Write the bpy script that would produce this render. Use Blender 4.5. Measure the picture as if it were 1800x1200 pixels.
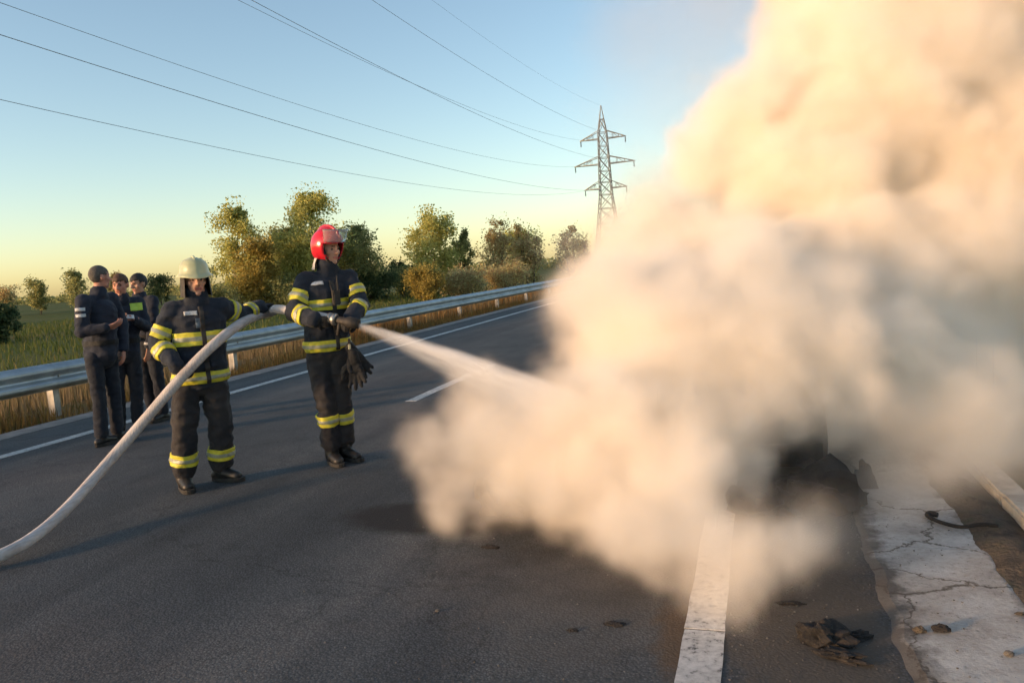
import bpy, bmesh, math, random
import numpy as np
from mathutils import Vector, Matrix, noise as mnoise

for _o in list(bpy.data.objects):
    bpy.data.objects.remove(_o, do_unlink=True)
SC = bpy.context.scene
COL = SC.collection
R = math.radians
rnd = random.Random(7)

# ------------------------------------------------------------------ camera
CAM_H = 1.52
YAW, PITCH, ROLL = R(17.933), R(5.72), R(4.198)
cam_data = bpy.data.cameras.new('camera')
cam = bpy.data.objects.new('camera', cam_data)
COL.objects.link(cam)
cam_data.sensor_width = 36.0
cam_data.lens = 27.0
cam_data.clip_start = 0.05
cam_data.clip_end = 6000
cam.matrix_world = (Matrix.Translation((0, 0, CAM_H)) @ Matrix.Rotation(YAW, 4, 'Z')
                    @ Matrix.Rotation(math.pi / 2 - PITCH, 4, 'X') @ Matrix.Rotation(-ROLL, 4, 'Z'))
SC.camera = cam

# ------------------------------------------------------------------ sky, sun, exposure
SUN_EL = R(9.0)
SUN_AZ = R(-134.0)            # clockwise from +Y (the road runs along +Y)
world = bpy.data.worlds.new('World')
SC.world = world
world.use_nodes = True
wn = world.node_tree
wn.nodes.clear()
sky = wn.nodes.new('ShaderNodeTexSky')
sky.sky_type = 'NISHITA'
sky.sun_disc = False
sky.sun_elevation = SUN_EL
sky.sun_rotation = SUN_AZ
sky.altitude = 100
sky.air_density = 1.0
sky.dust_density = 0.8
sky.ozone_density = 1.2
bg = wn.nodes.new('ShaderNodeBackground')
bg.inputs['Strength'].default_value = 0.15
wo = wn.nodes.new('ShaderNodeOutputWorld')
wn.links.new(sky.outputs[0], bg.inputs[0])
wn.links.new(bg.outputs[0], wo.inputs[0])

sun_data = bpy.data.lights.new('sun', 'SUN')
sun_data.energy = 2.85
sun_data.angle = R(5.0)
sun_data.color = (1.0, 0.61, 0.34)
sun = bpy.data.objects.new('sun', sun_data)
COL.objects.link(sun)
_sd = Vector((math.sin(SUN_AZ) * math.cos(SUN_EL), math.cos(SUN_AZ) * math.cos(SUN_EL), math.sin(SUN_EL)))
sun.rotation_euler = _sd.to_track_quat('Z', 'Y').to_euler()
sun.location = (-30, -20, 20)

SC.view_settings.view_transform = 'Standard'
SC.view_settings.look = 'None'
SC.view_settings.exposure = 0.9
SC.view_settings.gamma = 1.0
SC.view_settings.use_curve_mapping = False

SC.render.engine = 'CYCLES'
cy = SC.cycles
cy.use_denoising = True
cy.use_adaptive_sampling = True
cy.adaptive_threshold = 0.06
cy.max_bounces = 14
cy.diffuse_bounces = 3
cy.glossy_bounces = 3
cy.transmission_bounces = 4
cy.transparent_max_bounces = 12
cy.volume_bounces = 12
cy.volume_step_rate = 3.0
cy.volume_max_steps = 256
cy.sample_clamp_indirect = 6.0


# ------------------------------------------------------------------ helpers: objects
def link(o, parent=None):
    COL.objects.link(o)
    if parent is not None:
        o.parent = parent
    return o


def mesh_obj(name, verts, faces, mat=None, parent=None, smooth=False):
    me = bpy.data.meshes.new(name)
    me.from_pydata([tuple(v) for v in verts], [], [tuple(f) for f in faces])
    me.update()
    if smooth:
        me.polygons.foreach_set('use_smooth', [True] * len(me.polygons))
    if mat is not None:
        for m in (mat if isinstance(mat, (list, tuple)) else [mat]):
            me.materials.append(m)
    return link(bpy.data.objects.new(name, me), parent)


def bm_obj(name, bm, mat=None, parent=None, smooth=False):
    me = bpy.data.meshes.new(name)
    bm.to_mesh(me)
    bm.free()
    if smooth:
        me.polygons.foreach_set('use_smooth', [True] * len(me.polygons))
    if mat is not None:
        for m in (mat if isinstance(mat, (list, tuple)) else [mat]):
            me.materials.append(m)
    return link(bpy.data.objects.new(name, me), parent)


def data_obj(name, me, parent=None):
    return link(bpy.data.objects.new(name, me), parent)


def empty(name, loc=(0, 0, 0), rz=0.0):
    o = bpy.data.objects.new(name, None)
    o.location = loc
    o.rotation_euler = (0, 0, rz)
    o.empty_display_size = 0.2
    return link(o)


def tag(o, label=None, cat=None, group=None, kind=None):
    if label:
        o['label'] = label
    if cat:
        o['category'] = cat
    if group:
        o['group'] = group
    if kind:
        o['kind'] = kind
    return o


# ------------------------------------------------------------------ helpers: materials
def new_mat(name):
    m = bpy.data.materials.new(name)
    m.use_nodes = True
    nt = m.node_tree
    bsdf = nt.nodes['Principled BSDF']
    return m, nt, bsdf


def N(nt, typ, **kw):
    n = nt.nodes.new(typ)
    for k, v in kw.items():
        if k.startswith('_'):
            setattr(n, k[1:], v)
        else:
            key = int(k[1:]) if (k[0] == 'i' and k[1:].isdigit()) else k.replace('__', ' ')
            n.inputs[key].default_value = v
    return n


def ramp(nt, fac, stops):
    r = nt.nodes.new('ShaderNodeValToRGB')
    el = r.color_ramp.elements
    while len(el) > 1:
        el.remove(el[-1])
    el[0].position, el[0].color = stops[0][0], (*stops[0][1], 1)
    for p, c in stops[1:]:
        e = el.new(p)
        e.color = (*c, 1)
    nt.links.new(fac, r.inputs[0])
    return r.outputs[0]


def coords(nt, scale=(1, 1, 1), kind='Object'):
    t = nt.nodes.new('ShaderNodeTexCoord')
    m = nt.nodes.new('ShaderNodeMapping')
    m.inputs['Scale'].default_value = scale
    nt.links.new(t.outputs[kind], m.inputs[0])
    return m.outputs[0]


def noise_tex(nt, vec, scale, detail=4, rough=0.55):
    n = N(nt, 'ShaderNodeTexNoise', Scale=scale, Detail=detail, Roughness=rough)
    nt.links.new(vec, n.inputs['Vector'])
    return n.outputs['Fac']


def bump(nt, bsdf, height, strength=0.3, dist=0.01):
    b = N(nt, 'ShaderNodeBump', Strength=strength, Distance=dist)
    nt.links.new(height, b.inputs['Height'])
    nt.links.new(b.outputs[0], bsdf.inputs['Normal'])
    return b


def mottled(name, c0, c1, scale=6.0, rough=0.8, bump_s=0.2, bump_scale=60.0, metallic=0.0, spec=0.5, c2=None, dist=0.004):
    """Plain procedural material: two or three colours mottled by noise, fine relief."""
    m, nt, b = new_mat(name)
    v = coords(nt)
    f = noise_tex(nt, v, scale, 5, 0.6)
    stops = [(0.35, c0), (0.65, c1)] if c2 is None else [(0.3, c0), (0.5, c1), (0.7, c2)]
    nt.links.new(ramp(nt, f, stops), b.inputs['Base Color'])
    b.inputs['Roughness'].default_value = rough
    b.inputs['Metallic'].default_value = metallic
    b.inputs['Specular IOR Level'].default_value = spec
    if bump_s:
        bump(nt, b, noise_tex(nt, v, bump_scale, 4), bump_s, dist)
    return m


def tube_into(V, F, pts, radii, seg=6):
    """Append a tube along pts to vertex and face lists."""
    base_i = len(V)
    pts = [Vector(p) for p in pts]
    n_ = len(pts)
    for i, p in enumerate(pts):
        d = (pts[min(i + 1, n_ - 1)] - pts[max(i - 1, 0)])
        if d.length < 1e-6:
            d = Vector((0, 0, 1))
        d.normalize()
        a = d.cross(Vector((0, 0, 1)) if abs(d.z) < 0.9 else Vector((1, 0, 0))).normalized()
        c = d.cross(a)
        for k in range(seg):
            an = 2 * math.pi * k / seg
            V.append(tuple(p + (a * math.cos(an) + c * math.sin(an)) * radii[i]))
    for i in range(n_ - 1):
        for k in range(seg):
            F.append((base_i + i * seg + k, base_i + i * seg + (k + 1) % seg, base_i + (i + 1) * seg + (k + 1) % seg, base_i + (i + 1) * seg + k))
    F.append(tuple(base_i + k for k in range(seg))[::-1])
    F.append(tuple(base_i + (n_ - 1) * seg + k for k in range(seg)))


M = {}

# ------------------------------------------------------------------ terrain
def terrain_h(x, y):
    if x > -8.35:
        if x < 1.5:
            return -0.035
        return -0.035 - 0.10 * min(1, (x - 1.5) / 2) - 0.5 * min(1, max(0, (x - 4) / 5))
    d = -8.35 - x
    h = -0.035 - 0.085 * min(1, d / 1.2)
    if d > 1.7:
        t = min(1, (d - 1.7) / 4.5)
        h -= 0.62 * t * t * (3 - 2 * t)
    h += 0.05 * mnoise.noise((x * 0.6, y * 0.6, 3.1)) * min(1, d) + 0.12 * mnoise.noise((x * 0.09, y * 0.09, 1.7)) * min(1, d / 4)
    return h


m, nt, b = new_mat('field_ground')
v = coords(nt)
f1 = noise_tex(nt, v, 0.10, 5, 0.6)
f2 = noise_tex(nt, v, 1.3, 5, 0.7)
grass = ramp(nt, f1, [(0.36, (0.060, 0.085, 0.020)), (0.50, (0.085, 0.100, 0.028)), (0.64, (0.130, 0.115, 0.040))])
dry = ramp(nt, f2, [(0.30, (0.075, 0.055, 0.026)), (0.50, (0.150, 0.105, 0.045)), (0.70, (0.120, 0.110, 0.040))])
sx = nt.nodes.new('ShaderNodeSeparateXYZ')
nt.links.new(v, sx.inputs[0])
mr = N(nt, 'ShaderNodeMapRange', i1=-16.0, i2=-11.0)
nt.links.new(sx.outputs[0], mr.inputs[0])
mx = nt.nodes.new('ShaderNodeMix')
mx.data_type = 'RGBA'
nt.links.new(mr.outputs[0], mx.inputs[0])
nt.links.new(grass, mx.inputs[6])
nt.links.new(dry, mx.inputs[7])
nt.links.new(mx.outputs[2], b.inputs['Base Color'])
b.inputs['Roughness'].default_value = 0.95
b.inputs['Specular IOR Level'].default_value = 0.1
bump(nt, b, noise_tex(nt, v, 9, 6, 0.7), 0.9, 0.06)
M['field'] = m

xs = np.concatenate([-np.geomspace(2500, 20, 26), np.arange(-19, -8.3, 0.42), [-8.35, -4, 0, 1.5], np.arange(2.2, 10, 1.0), np.geomspace(11, 2500, 16)])
ys = np.concatenate([[-900, -300, -120, -60, -30], np.arange(-20, 46, 0.75), np.geomspace(48, 4200, 34)])
gv = [(x, y, terrain_h(x, y)) for y in ys for x in xs]
nx = len(xs)
gf = [(j * nx + i, j * nx + i + 1, (j + 1) * nx + i + 1, (j + 1) * nx + i) for j in range(len(ys) - 1) for i in range(nx - 1)]
tag(mesh_obj('ground', gv, gf, M['field'], smooth=True), 'grassy field and roadside verge stretching to the horizon', kind='structure')

# ------------------------------------------------------------------ road
m, nt, b = new_mat('asphalt')
v = coords(nt)
big = noise_tex(nt, v, 0.35, 5, 0.6)
vs = coords(nt, (1.0, 0.12, 1.0))
streak = noise_tex(nt, vs, 1.1, 5, 0.6)
fine = noise_tex(nt, v, 55, 3, 0.7)
speck = N(nt, 'ShaderNodeTexVoronoi', Scale=85.0)
nt.links.new(v, speck.inputs['Vector'])
c1 = ramp(nt, big, [(0.30, (0.056, 0.066, 0.071)), (0.50, (0.079, 0.087, 0.092)), (0.70, (0.118, 0.108, 0.102))])
c2 = ramp(nt, streak, [(0.35, (0.62, 0.62, 0.64)), (0.60, (1.0, 0.97, 0.95)), (0.75, (1.18, 1.10, 1.05))])
c3 = ramp(nt, speck.outputs['Distance'], [(0.0, (1.75, 1.72, 1.68)), (0.25, (1.05, 1.05, 1.05)), (0.6, (0.72, 0.72, 0.72))])
c4 = ramp(nt, fine, [(0.3, (0.7, 0.7, 0.7)), (0.7, (1.3, 1.3, 1.3))])


def mul(nt, a, c, fac=1.0):
    n = nt.nodes.new('ShaderNodeMix')
    n.data_type = 'RGBA'
    n.blend_type = 'MULTIPLY'
    n.inputs[0].default_value = fac
    nt.links.new(a, n.inputs[6])
    nt.links.new(c, n.inputs[7])
    return n.outputs[2]


def spot(nt, vec, centre, radii, wob=0.25, wscale=3.0, inner=0.55):
    """Mask of an irregular stain: 1 inside, 0 outside."""
    s = nt.nodes.new('ShaderNodeVectorMath'); s.operation = 'SUBTRACT'
    nt.links.new(vec, s.inputs[0]); s.inputs[1].default_value = centre
    d = nt.nodes.new('ShaderNodeVectorMath'); d.operation = 'DIVIDE'
    nt.links.new(s.outputs[0], d.inputs[0]); d.inputs[1].default_value = radii
    l = nt.nodes.new('ShaderNodeVectorMath'); l.operation = 'LENGTH'
    nt.links.new(d.outputs[0], l.inputs[0])
    n = noise_tex(nt, vec, wscale, 5, 0.65)
    w = N(nt, 'ShaderNodeMath', _operation='MULTIPLY_ADD', i1=wob * 4, i2=-wob * 2)
    nt.links.new(n, w.inputs[0])
    a = nt.nodes.new('ShaderNodeMath'); a.operation = 'ADD'
    nt.links.new(l.outputs['Value'], a.inputs[0]); nt.links.new(w.outputs[0], a.inputs[1])
    r = N(nt, 'ShaderNodeMapRange', i1=1.0, i2=inner)
    nt.links.new(a.outputs[0], r.inputs[0])
    return r.outputs[0]


vt = coords(nt, (0.75, 0.012, 1.0))
tracks = ramp(nt, noise_tex(nt, vt, 1.6, 3, 0.5), [(0.36, (0.80, 0.80, 0.81)), (0.5, (1.0, 1.0, 1.0)), (0.64, (1.22, 1.19, 1.16))])
blot = ramp(nt, noise_tex(nt, v, 2.6, 6, 0.72), [(0.30, (0.70, 0.70, 0.71)), (0.45, (1, 1, 1)), (0.66, (1.12, 1.10, 1.08)), (0.74, (1.45, 1.40, 1.34))])
wp = N(nt, 'ShaderNodeTexNoise', Scale=1.6, Detail=6.0, Roughness=0.7)
nt.links.new(v, wp.inputs['Vector'])
wq = nt.nodes.new('ShaderNodeVectorMath'); wq.operation = 'MULTIPLY_ADD'
nt.links.new(wp.outputs['Color'], wq.inputs[0]); wq.inputs[1].default_value = (0.9, 0.9, 0); nt.links.new(v, wq.inputs[2])
ck = N(nt, 'ShaderNodeTexVoronoi', Scale=0.42)
ck.feature = 'DISTANCE_TO_EDGE'
nt.links.new(wq.outputs[0], ck.inputs['Vector'])
cracks = ramp(nt, ck.outputs['Distance'], [(0.0, (0.62, 0.62, 0.62)), (0.003, (0.8, 0.8, 0.8)), (0.006, (1, 1, 1))])
col = mul(nt, mul(nt, mul(nt, c1, c2), c3), c4)
col = mul(nt, mul(nt, mul(nt, col, tracks), blot), cracks)
soot = spot(nt, v, (-0.6, 5.6, 0), (1.75, 2.6, 1), 0.22, 2.2)
wet = spot(nt, v, (-1.95, 4.22, 0), (0.72, 0.33, 1), 0.16, 3.0, 0.7)
rust = spot(nt, v, (-0.32, 3.0, 0), (0.16, 0.42, 1), 0.3, 6.0)
dirt = spot(nt, v, (0.15, 3.3, 0), (0.40, 1.2, 1), 0.35, 5.0)
dust = spot(nt, v, (-0.75, 3.3, 0), (0.95, 0.75, 1), 0.35, 3.0, 0.2)


def blend(nt, fac, a, colr, amount=1.0):
    k = N(nt, 'ShaderNodeMath', _operation='MULTIPLY', i1=amount)
    nt.links.new(fac, k.inputs[0])
    n = nt.nodes.new('ShaderNodeMix')
    n.data_type = 'RGBA'
    nt.links.new(k.outputs[0], n.inputs[0])
    nt.links.new(a, n.inputs[6])
    n.inputs[7].default_value = (*colr, 1)
    return n.outputs[2]


col = blend(nt, dust, col, (0.115, 0.100, 0.085), 0.55)
col = blend(nt, dirt, col, (0.085, 0.068, 0.050), 0.7)
col = blend(nt, rust, col, (0.105, 0.058, 0.022), 0.6)
col = blend(nt, soot, col, (0.020, 0.018, 0.017), 0.75)
col = blend(nt, wet, col, (0.014, 0.013, 0.013), 0.9)
nt.links.new(col, b.inputs['Base Color'])
rg = N(nt, 'ShaderNodeMapRange', i1=0.0, i2=1.0, i3=0.86, i4=0.9)
nt.links.new(wet, rg.inputs[0])
nt.links.new(rg.outputs[0], b.inputs['Roughness'])
b.inputs['Specular IOR Level'].default_value = 0.32
mh = nt.nodes.new('ShaderNodeMath'); mh.operation = 'ADD'
nt.links.new(speck.outputs['Distance'], mh.inputs[0]); nt.links.new(fine, mh.inputs[1])
bump(nt, b, mh.outputs[0], 0.32, 0.005)
M['asphalt'] = m

road = empty('road')
tag(road, 'grey asphalt two lane road with painted lines', kind='structure')


def ribbon(x0, x1, y0, y1, step, z, jag=0.0, seed=0.0, thick=0.0, amp2=0.0, slope=0.0):
    """Flat strip along +Y with optionally ragged long edges; sides drop by thick."""
    vs_, fs_ = [], []
    n_ = max(1, int(math.ceil((y1 - y0) / step)))
    for i in range(n_ + 1):
        y = y0 + (y1 - y0) * i / n_
        a = x0 + jag * (mnoise.noise((seed, y * 3.1, 0.3)) + 0.5 * mnoise.noise((seed, y * 11.0, 2.3))) + amp2 * mnoise.noise((seed + 7, y * 0.9, 5.5))
        c = x1 + jag * (mnoise.noise((seed + 4, y * 3.1, 1.3)) + 0.5 * mnoise.noise((seed + 4, y * 11.0, 6.3))) + amp2 * mnoise.noise((seed + 17, y * 0.9, 5.5))
        vs_ += [(a - slope, y, z - thick), (a, y, z), (c, y, z), (c + slope, y, z - thick)]
    for i in range(n_):
        k = i * 4
        for q in range(3):
            fs_.append((k + q, k + q + 1, k + q + 5, k + q + 4))
    fs_ += [(3, 2, 1, 0), (n_ * 4, n_ * 4 + 1, n_ * 4 + 2, n_ * 4 + 3)]
    return vs_, fs_


vv, ff = ribbon(-8.42, 1.16, -12, 420, 0.5, 0.0, 0.03, 1.0, 0.04, 0.05)
mesh_obj('asphalt_surface', vv, ff, M['asphalt'], road)

m, nt, b = new_mat('worn_road_paint')
v = coords(nt)
f = noise_tex(nt, v, 26, 5, 0.7)
g2 = noise_tex(nt, v, 2.2, 4, 0.6)
nt.links.new(mul(nt, ramp(nt, f, [(0.34, (0.09, 0.09, 0.088)), (0.43, (0.44, 0.43, 0.41)), (0.6, (0.60, 0.585, 0.555))]),
                 ramp(nt, g2, [(0.3, (0.72, 0.71, 0.70)), (0.65, (1, 1, 1))])), b.inputs['Base Color'])
b.inputs['Roughness'].default_value = 0.7
bump(nt, b, noise_tex(nt, v, 120, 3), 0.3, 0.003)
M['paint'] = m

for (x0, x1, y0, y1, sd_) in ((-7.24, -7.09, -10, 200, 2.0), (-0.335, -0.175, 1.0, 3.02, 3.0), (-0.335, -0.175, 3.033, 40, 3.5)):
    vv, ff = ribbon(x0, x1, y0, y1, 0.08 if y1 < 60 else 0.25, 0.004, 0.006, sd_, 0.004)
    mesh_obj('edge_line', vv, ff, M['paint'], road)
for k in range(-2, 14):
    y0 = 8.15 + 9.0 * k
    vv, ff = ribbon(-4.02, -3.88, y0, y0 + 3.0, 0.1, 0.004, 0.006, 5.0 + k, 0.004)
    mesh_obj('lane_dash', vv, ff, M['paint'], road)
# pale worn strip along the left asphalt edge
M['gutter'] = mottled('pale_gutter_concrete', (0.13, 0.13, 0.125), (0.24, 0.235, 0.22), 5, 0.9, 0.4, 70)
vv, ff = ribbon(-8.36, -8.02, -10, 200, 0.3, 0.006, 0.015, 9.0, 0.006, 0.02)
mesh_obj('gutter_strip', vv, ff, M['gutter'], road)

# ------------------------------------------------------------------ concrete shoulder, soil and kerb on the right
m, nt, b = new_mat('cracked_concrete')
v = coords(nt)
warp = N(nt, 'ShaderNodeTexNoise', Scale=3.5, Detail=5.0, Roughness=0.65)
nt.links.new(v, warp.inputs['Vector'])
wa = nt.nodes.new('ShaderNodeVectorMath'); wa.operation = 'MULTIPLY_ADD'
nt.links.new(warp.outputs['Color'], wa.inputs[0]); wa.inputs[1].default_value = (0.35, 0.35, 0); nt.links.new(v, wa.inputs[2])
cr = N(nt, 'ShaderNodeTexVoronoi', Scale=1.25)
cr.feature = 'DISTANCE_TO_EDGE'
nt.links.new(wa.outputs[0], cr.inputs['Vector'])
crack = ramp(nt, cr.outputs['Distance'], [(0.0, (0.25, 0.22, 0.19)), (0.006, (0.5, 0.47, 0.43)), (0.012, (1, 1, 1))])
base = ramp(nt, noise_tex(nt, v, 3.0, 6, 0.65), [(0.32, (0.25, 0.225, 0.195)), (0.5, (0.37, 0.35, 0.32)), (0.68, (0.47, 0.46, 0.435))])
grit = ramp(nt, noise_tex(nt, v, 48, 4, 0.7), [(0.28, (0.45, 0.42, 0.38)), (0.4, (0.95, 0.95, 0.95)), (0.7, (1.08, 1.08, 1.08))])
sl = nt.nodes.new('ShaderNodeSeparateXYZ')
nt.links.new(v, sl.inputs[0])
dc = N(nt, 'ShaderNodeMath', _operation='SUBTRACT', i1=0.757)
nt.links.new(sl.outputs[0], dc.inputs[0])
da = nt.nodes.new('ShaderNodeMath'); da.operation = 'ABSOLUTE'
nt.links.new(dc.outputs[0], da.inputs[0])
dn_ = N(nt, 'ShaderNodeMath', _operation='MULTIPLY_ADD', i1=0.34)
nt.links.new(noise_tex(nt, v, 5.5, 6, 0.7), dn_.inputs[0]); nt.links.new(da.outputs[0], dn_.inputs[2])
em = N(nt, 'ShaderNodeMapRange', i1=0.345, i2=0.43)
nt.links.new(dn_.outputs[0], em.inputs[0])
nt.links.new(blend(nt, em.outputs[0], mul(nt, mul(nt, base, grit), crack), (0.055, 0.046, 0.038), 0.85), b.inputs['Base Color'])
b.inputs['Roughness'].default_value = 0.88
bump(nt, b, noise_tex(nt, v, 40, 6, 0.7), 0.5, 0.008)
M['concrete'] = m
shoulder = empty('concrete_shoulder')
tag(shoulder, 'pale cracked concrete strip along the road edge', kind='structure')
edges = [0.2, 2.35, 4.02, 5.9, 8.0, 10.1]
for i in range(5):
    vv, ff = ribbon(0.515, 1.0, edges[i], edges[i + 1] - 0.012, 0.03, 0.008 + 0.003 * (i % 2), 0.030, 20.0 + i * 0.01, 0.012, 0.08, 0.05)
    mesh_obj('concrete_slab', vv, ff, M['concrete'], shoulder)

M['soil'] = mottled('dark_soil', (0.030, 0.024, 0.018), (0.075, 0.058, 0.042), 9, 0.95, 1.0, 45, dist=0.02, c2=(0.05, 0.05, 0.03))
sv, sf = [], []
sy = np.arange(0.5, 12.01, 0.06)
sxs = np.linspace(0.96, 1.24, 9)
for y in sy:
    for x in sxs:
        e = math.sin(math.pi * (x - 0.96) / 0.28)
        sv.append((x + 0.03 * mnoise.noise((x * 8, y * 6, 1)), y, 0.004 + e * (0.035 + 0.045 * mnoise.noise((x * 9, y * 7, 4)))))
k9 = len(sxs)
sf = [(j * k9 + i, j * k9 + i + 1, (j + 1) * k9 + i + 1, (j + 1) * k9 + i) for j in range(len(sy) - 1) for i in range(k9 - 1)]
tag(mesh_obj('soil_strip', sv, sf, M['soil'], smooth=True), 'dark crumbly soil between concrete and kerb', kind='structure')

M['kerb'] = mottled('kerb_concrete', (0.30, 0.26, 0.21), (0.46, 0.41, 0.34), 7, 0.9, 0.5, 60)
kerb = empty('kerb')
tag(kerb, 'tan concrete kerb beside the cracked shoulder', kind='structure')
bm = bmesh.new()
bmesh.ops.create_cube(bm, size=1.0, matrix=Matrix.Diagonal((0.15, 0.985, 0.24, 1)))
bmesh.ops.bevel(bm, geom=[e for e in bm.edges], offset=0.014, segments=2, affect='EDGES')
kme = bpy.data.meshes.new('kerb_stone')
bm.to_mesh(kme); bm.free()
kme.materials.append(M['kerb'])
for i in range(22):
    o = data_obj('kerb_stone', kme, kerb)
    o.location = (1.30 + rnd.uniform(-.006, .006), 0.2 + i * 1.0, -0.045 + rnd.uniform(-.006, .006))
    o.rotation_euler = (rnd.uniform(-.006, .006), 0, rnd.uniform(-.008, .008))

# ------------------------------------------------------------------ guardrail
M['galv'] = mottled('galvanised_steel', (0.30, 0.33, 0.35), (0.44, 0.47, 0.49), 3.0, 0.5, 0.15, 90, metallic=0.55)
M['galv_post'] = mottled('weathered_post_steel', (0.26, 0.25, 0.23), (0.40, 0.38, 0.34), 8.0, 0.6, 0.2, 90, metallic=0.4)
gr = empty('guardrail', (-9.3, 0, -0.11))
tag(gr, 'galvanised steel crash barrier on posts along the far verge of the road', 'guardrail')
PROF = [(-0.012, 0.37), (0.0, 0.385), (0.058, 0.42), (0.075, 0.445), (0.075, 0.475), (0.058, 0.50), (0.010, 0.535), (0.004, 0.555),
        (0.010, 0.575), (0.058, 0.61), (0.075, 0.635), (0.075, 0.665), (0.058, 0.69), (0.0, 0.725), (-0.012, 0.74)]


def rail_mesh(length):
    vs_, fs_ = [], []
    n_ = len(PROF)
    t = 0.004
    for y in (0.0, length):
        for (px, pz) in PROF:
            vs_.append((px, y, pz))
        for (px, pz) in PROF:
            vs_.append((px - t, y, pz))
    for i in range(n_ - 1):
        fs_.append((i + 1, i, 2 * n_ + i, 2 * n_ + i + 1))
        fs_.append((n_ + i, n_ + i + 1, 3 * n_ + i + 1, 3 * n_ + i))
    fs_.append((0, n_, 3 * n_, 2 * n_))
    fs_.append((n_ - 1, 3 * n_ - 1, 4 * n_ - 1, 2 * n_ - 1)[::-1])
    return vs_, fs_


vv, ff = rail_mesh(4.06)
rail_o = mesh_obj('rail_panel', vv, ff, M['galv'], gr)
for p in rail_o.data.polygons:
    p.use_smooth = False
bm = bmesh.new()
for (cx_, cy_, sx_, sy_) in ((-0.088, 0, 0.012, 0.10), (-0.14, 0.044, 0.11, 0.010), (-0.14, -0.044, 0.11, 0.010)):
    bmesh.ops.create_cube(bm, size=1, matrix=Matrix.Translation((cx_, cy_, 0.10)) @ Matrix.Diagonal((sx_, sy_, 1.18, 1)))
post_o = bm_obj('post', bm, M['galv_post'], gr)
bm = bmesh.new()
bmesh.ops.create_cube(bm, size=1, matrix=Matrix.Translation((-0.044, 0, 0.55)) @ Matrix.Diagonal((0.072, 0.09, 0.22, 1)))
blk_o = bm_obj('spacer_block', bm, M['galv_post'], gr)
bm = bmesh.new()
bmesh.ops.create_cone(bm, cap_ends=True, segments=8, radius1=0.022, radius2=0.016, depth=0.02, matrix=Matrix.Translation((0.014, 0, 0.555)) @ Matrix.Rotation(math.pi / 2, 4, 'Y'))
bolt_o = bm_obj('bolt', bm, M['galv_post'], gr)
for k in range(-2, 16):
    y = 8.17 + 3.9 * k
    for src in (rail_o, post_o, blk_o, bolt_o):
        if k == -2:
            c = src
        else:
            c = src.copy()
            link(c, gr)
        c.location = (-0.006 if (src is rail_o and k % 2) else 0, y - (0.08 if src is rail_o else 0), 0)
        if src is post_o:
            c.rotation_euler = (rnd.uniform(-.02, .02), rnd.uniform(-.015, .015), 0)

# ------------------------------------------------------------------ vegetation
def leaf_mat(name, stops, trans=0.55):
    m = bpy.data.materials.new(name)
    m.use_nodes = True
    nt = m.node_tree
    nt.nodes.clear()
    out = nt.nodes.new('ShaderNodeOutputMaterial')
    geo = nt.nodes.new('ShaderNodeNewGeometry')
    c = ramp(nt, geo.outputs['Random Per Island'], stops)
    d = nt.nodes.new('ShaderNodeBsdfDiffuse')
    t = nt.nodes.new('ShaderNodeBsdfTranslucent')
    mx_ = nt.nodes.new('ShaderNodeMixShader')
    mx_.inputs[0].default_value = trans
    nt.links.new(c, d.inputs[0])
    nt.links.new(c, t.inputs[0])
    nt.links.new(d.outputs[0], mx_.inputs[1])
    nt.links.new(t.outputs[0], mx_.inputs[2])
    nt.links.new(mx_.outputs[0], out.inputs[0])
    return m


LEAF = {
    'birch': leaf_mat('birch_leaf', [(0, (0.310, 0.340, 0.117)), (0.5, (0.584, 0.528, 0.174)), (1, (0.620, 0.620, 0.227))]),
    'gold': leaf_mat('golden_leaf', [(0, (0.230, 0.201, 0.062)), (0.5, (0.380, 0.301, 0.088)), (1, (0.529, 0.401, 0.119))]),
    'olive': leaf_mat('olive_leaf', [(0, (0.179, 0.212, 0.092)), (0.6, (0.359, 0.359, 0.150)), (1, (0.568, 0.498, 0.200))]),
    'dark': leaf_mat('dark_leaf', [(0, (0.054, 0.091, 0.049)), (0.6, (0.118, 0.160, 0.075)), (1, (0.212, 0.227, 0.107))]),
    'brown': leaf_mat('brown_leaf', [(0, (0.359, 0.256, 0.131)), (0.5, (0.584, 0.433, 0.215)), (1, (0.600, 0.600, 0.293))]),
}
M['bark'] = mottled('grey_bark', (0.07, 0.06, 0.05), (0.16, 0.145, 0.12), 5, 0.95, 0.6, 30, dist=0.02)
M['bark_brown'] = mottled('brown_bark', (0.045, 0.036, 0.028), (0.09, 0.072, 0.055), 5, 0.95, 0.6, 30, dist=0.02)


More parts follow.
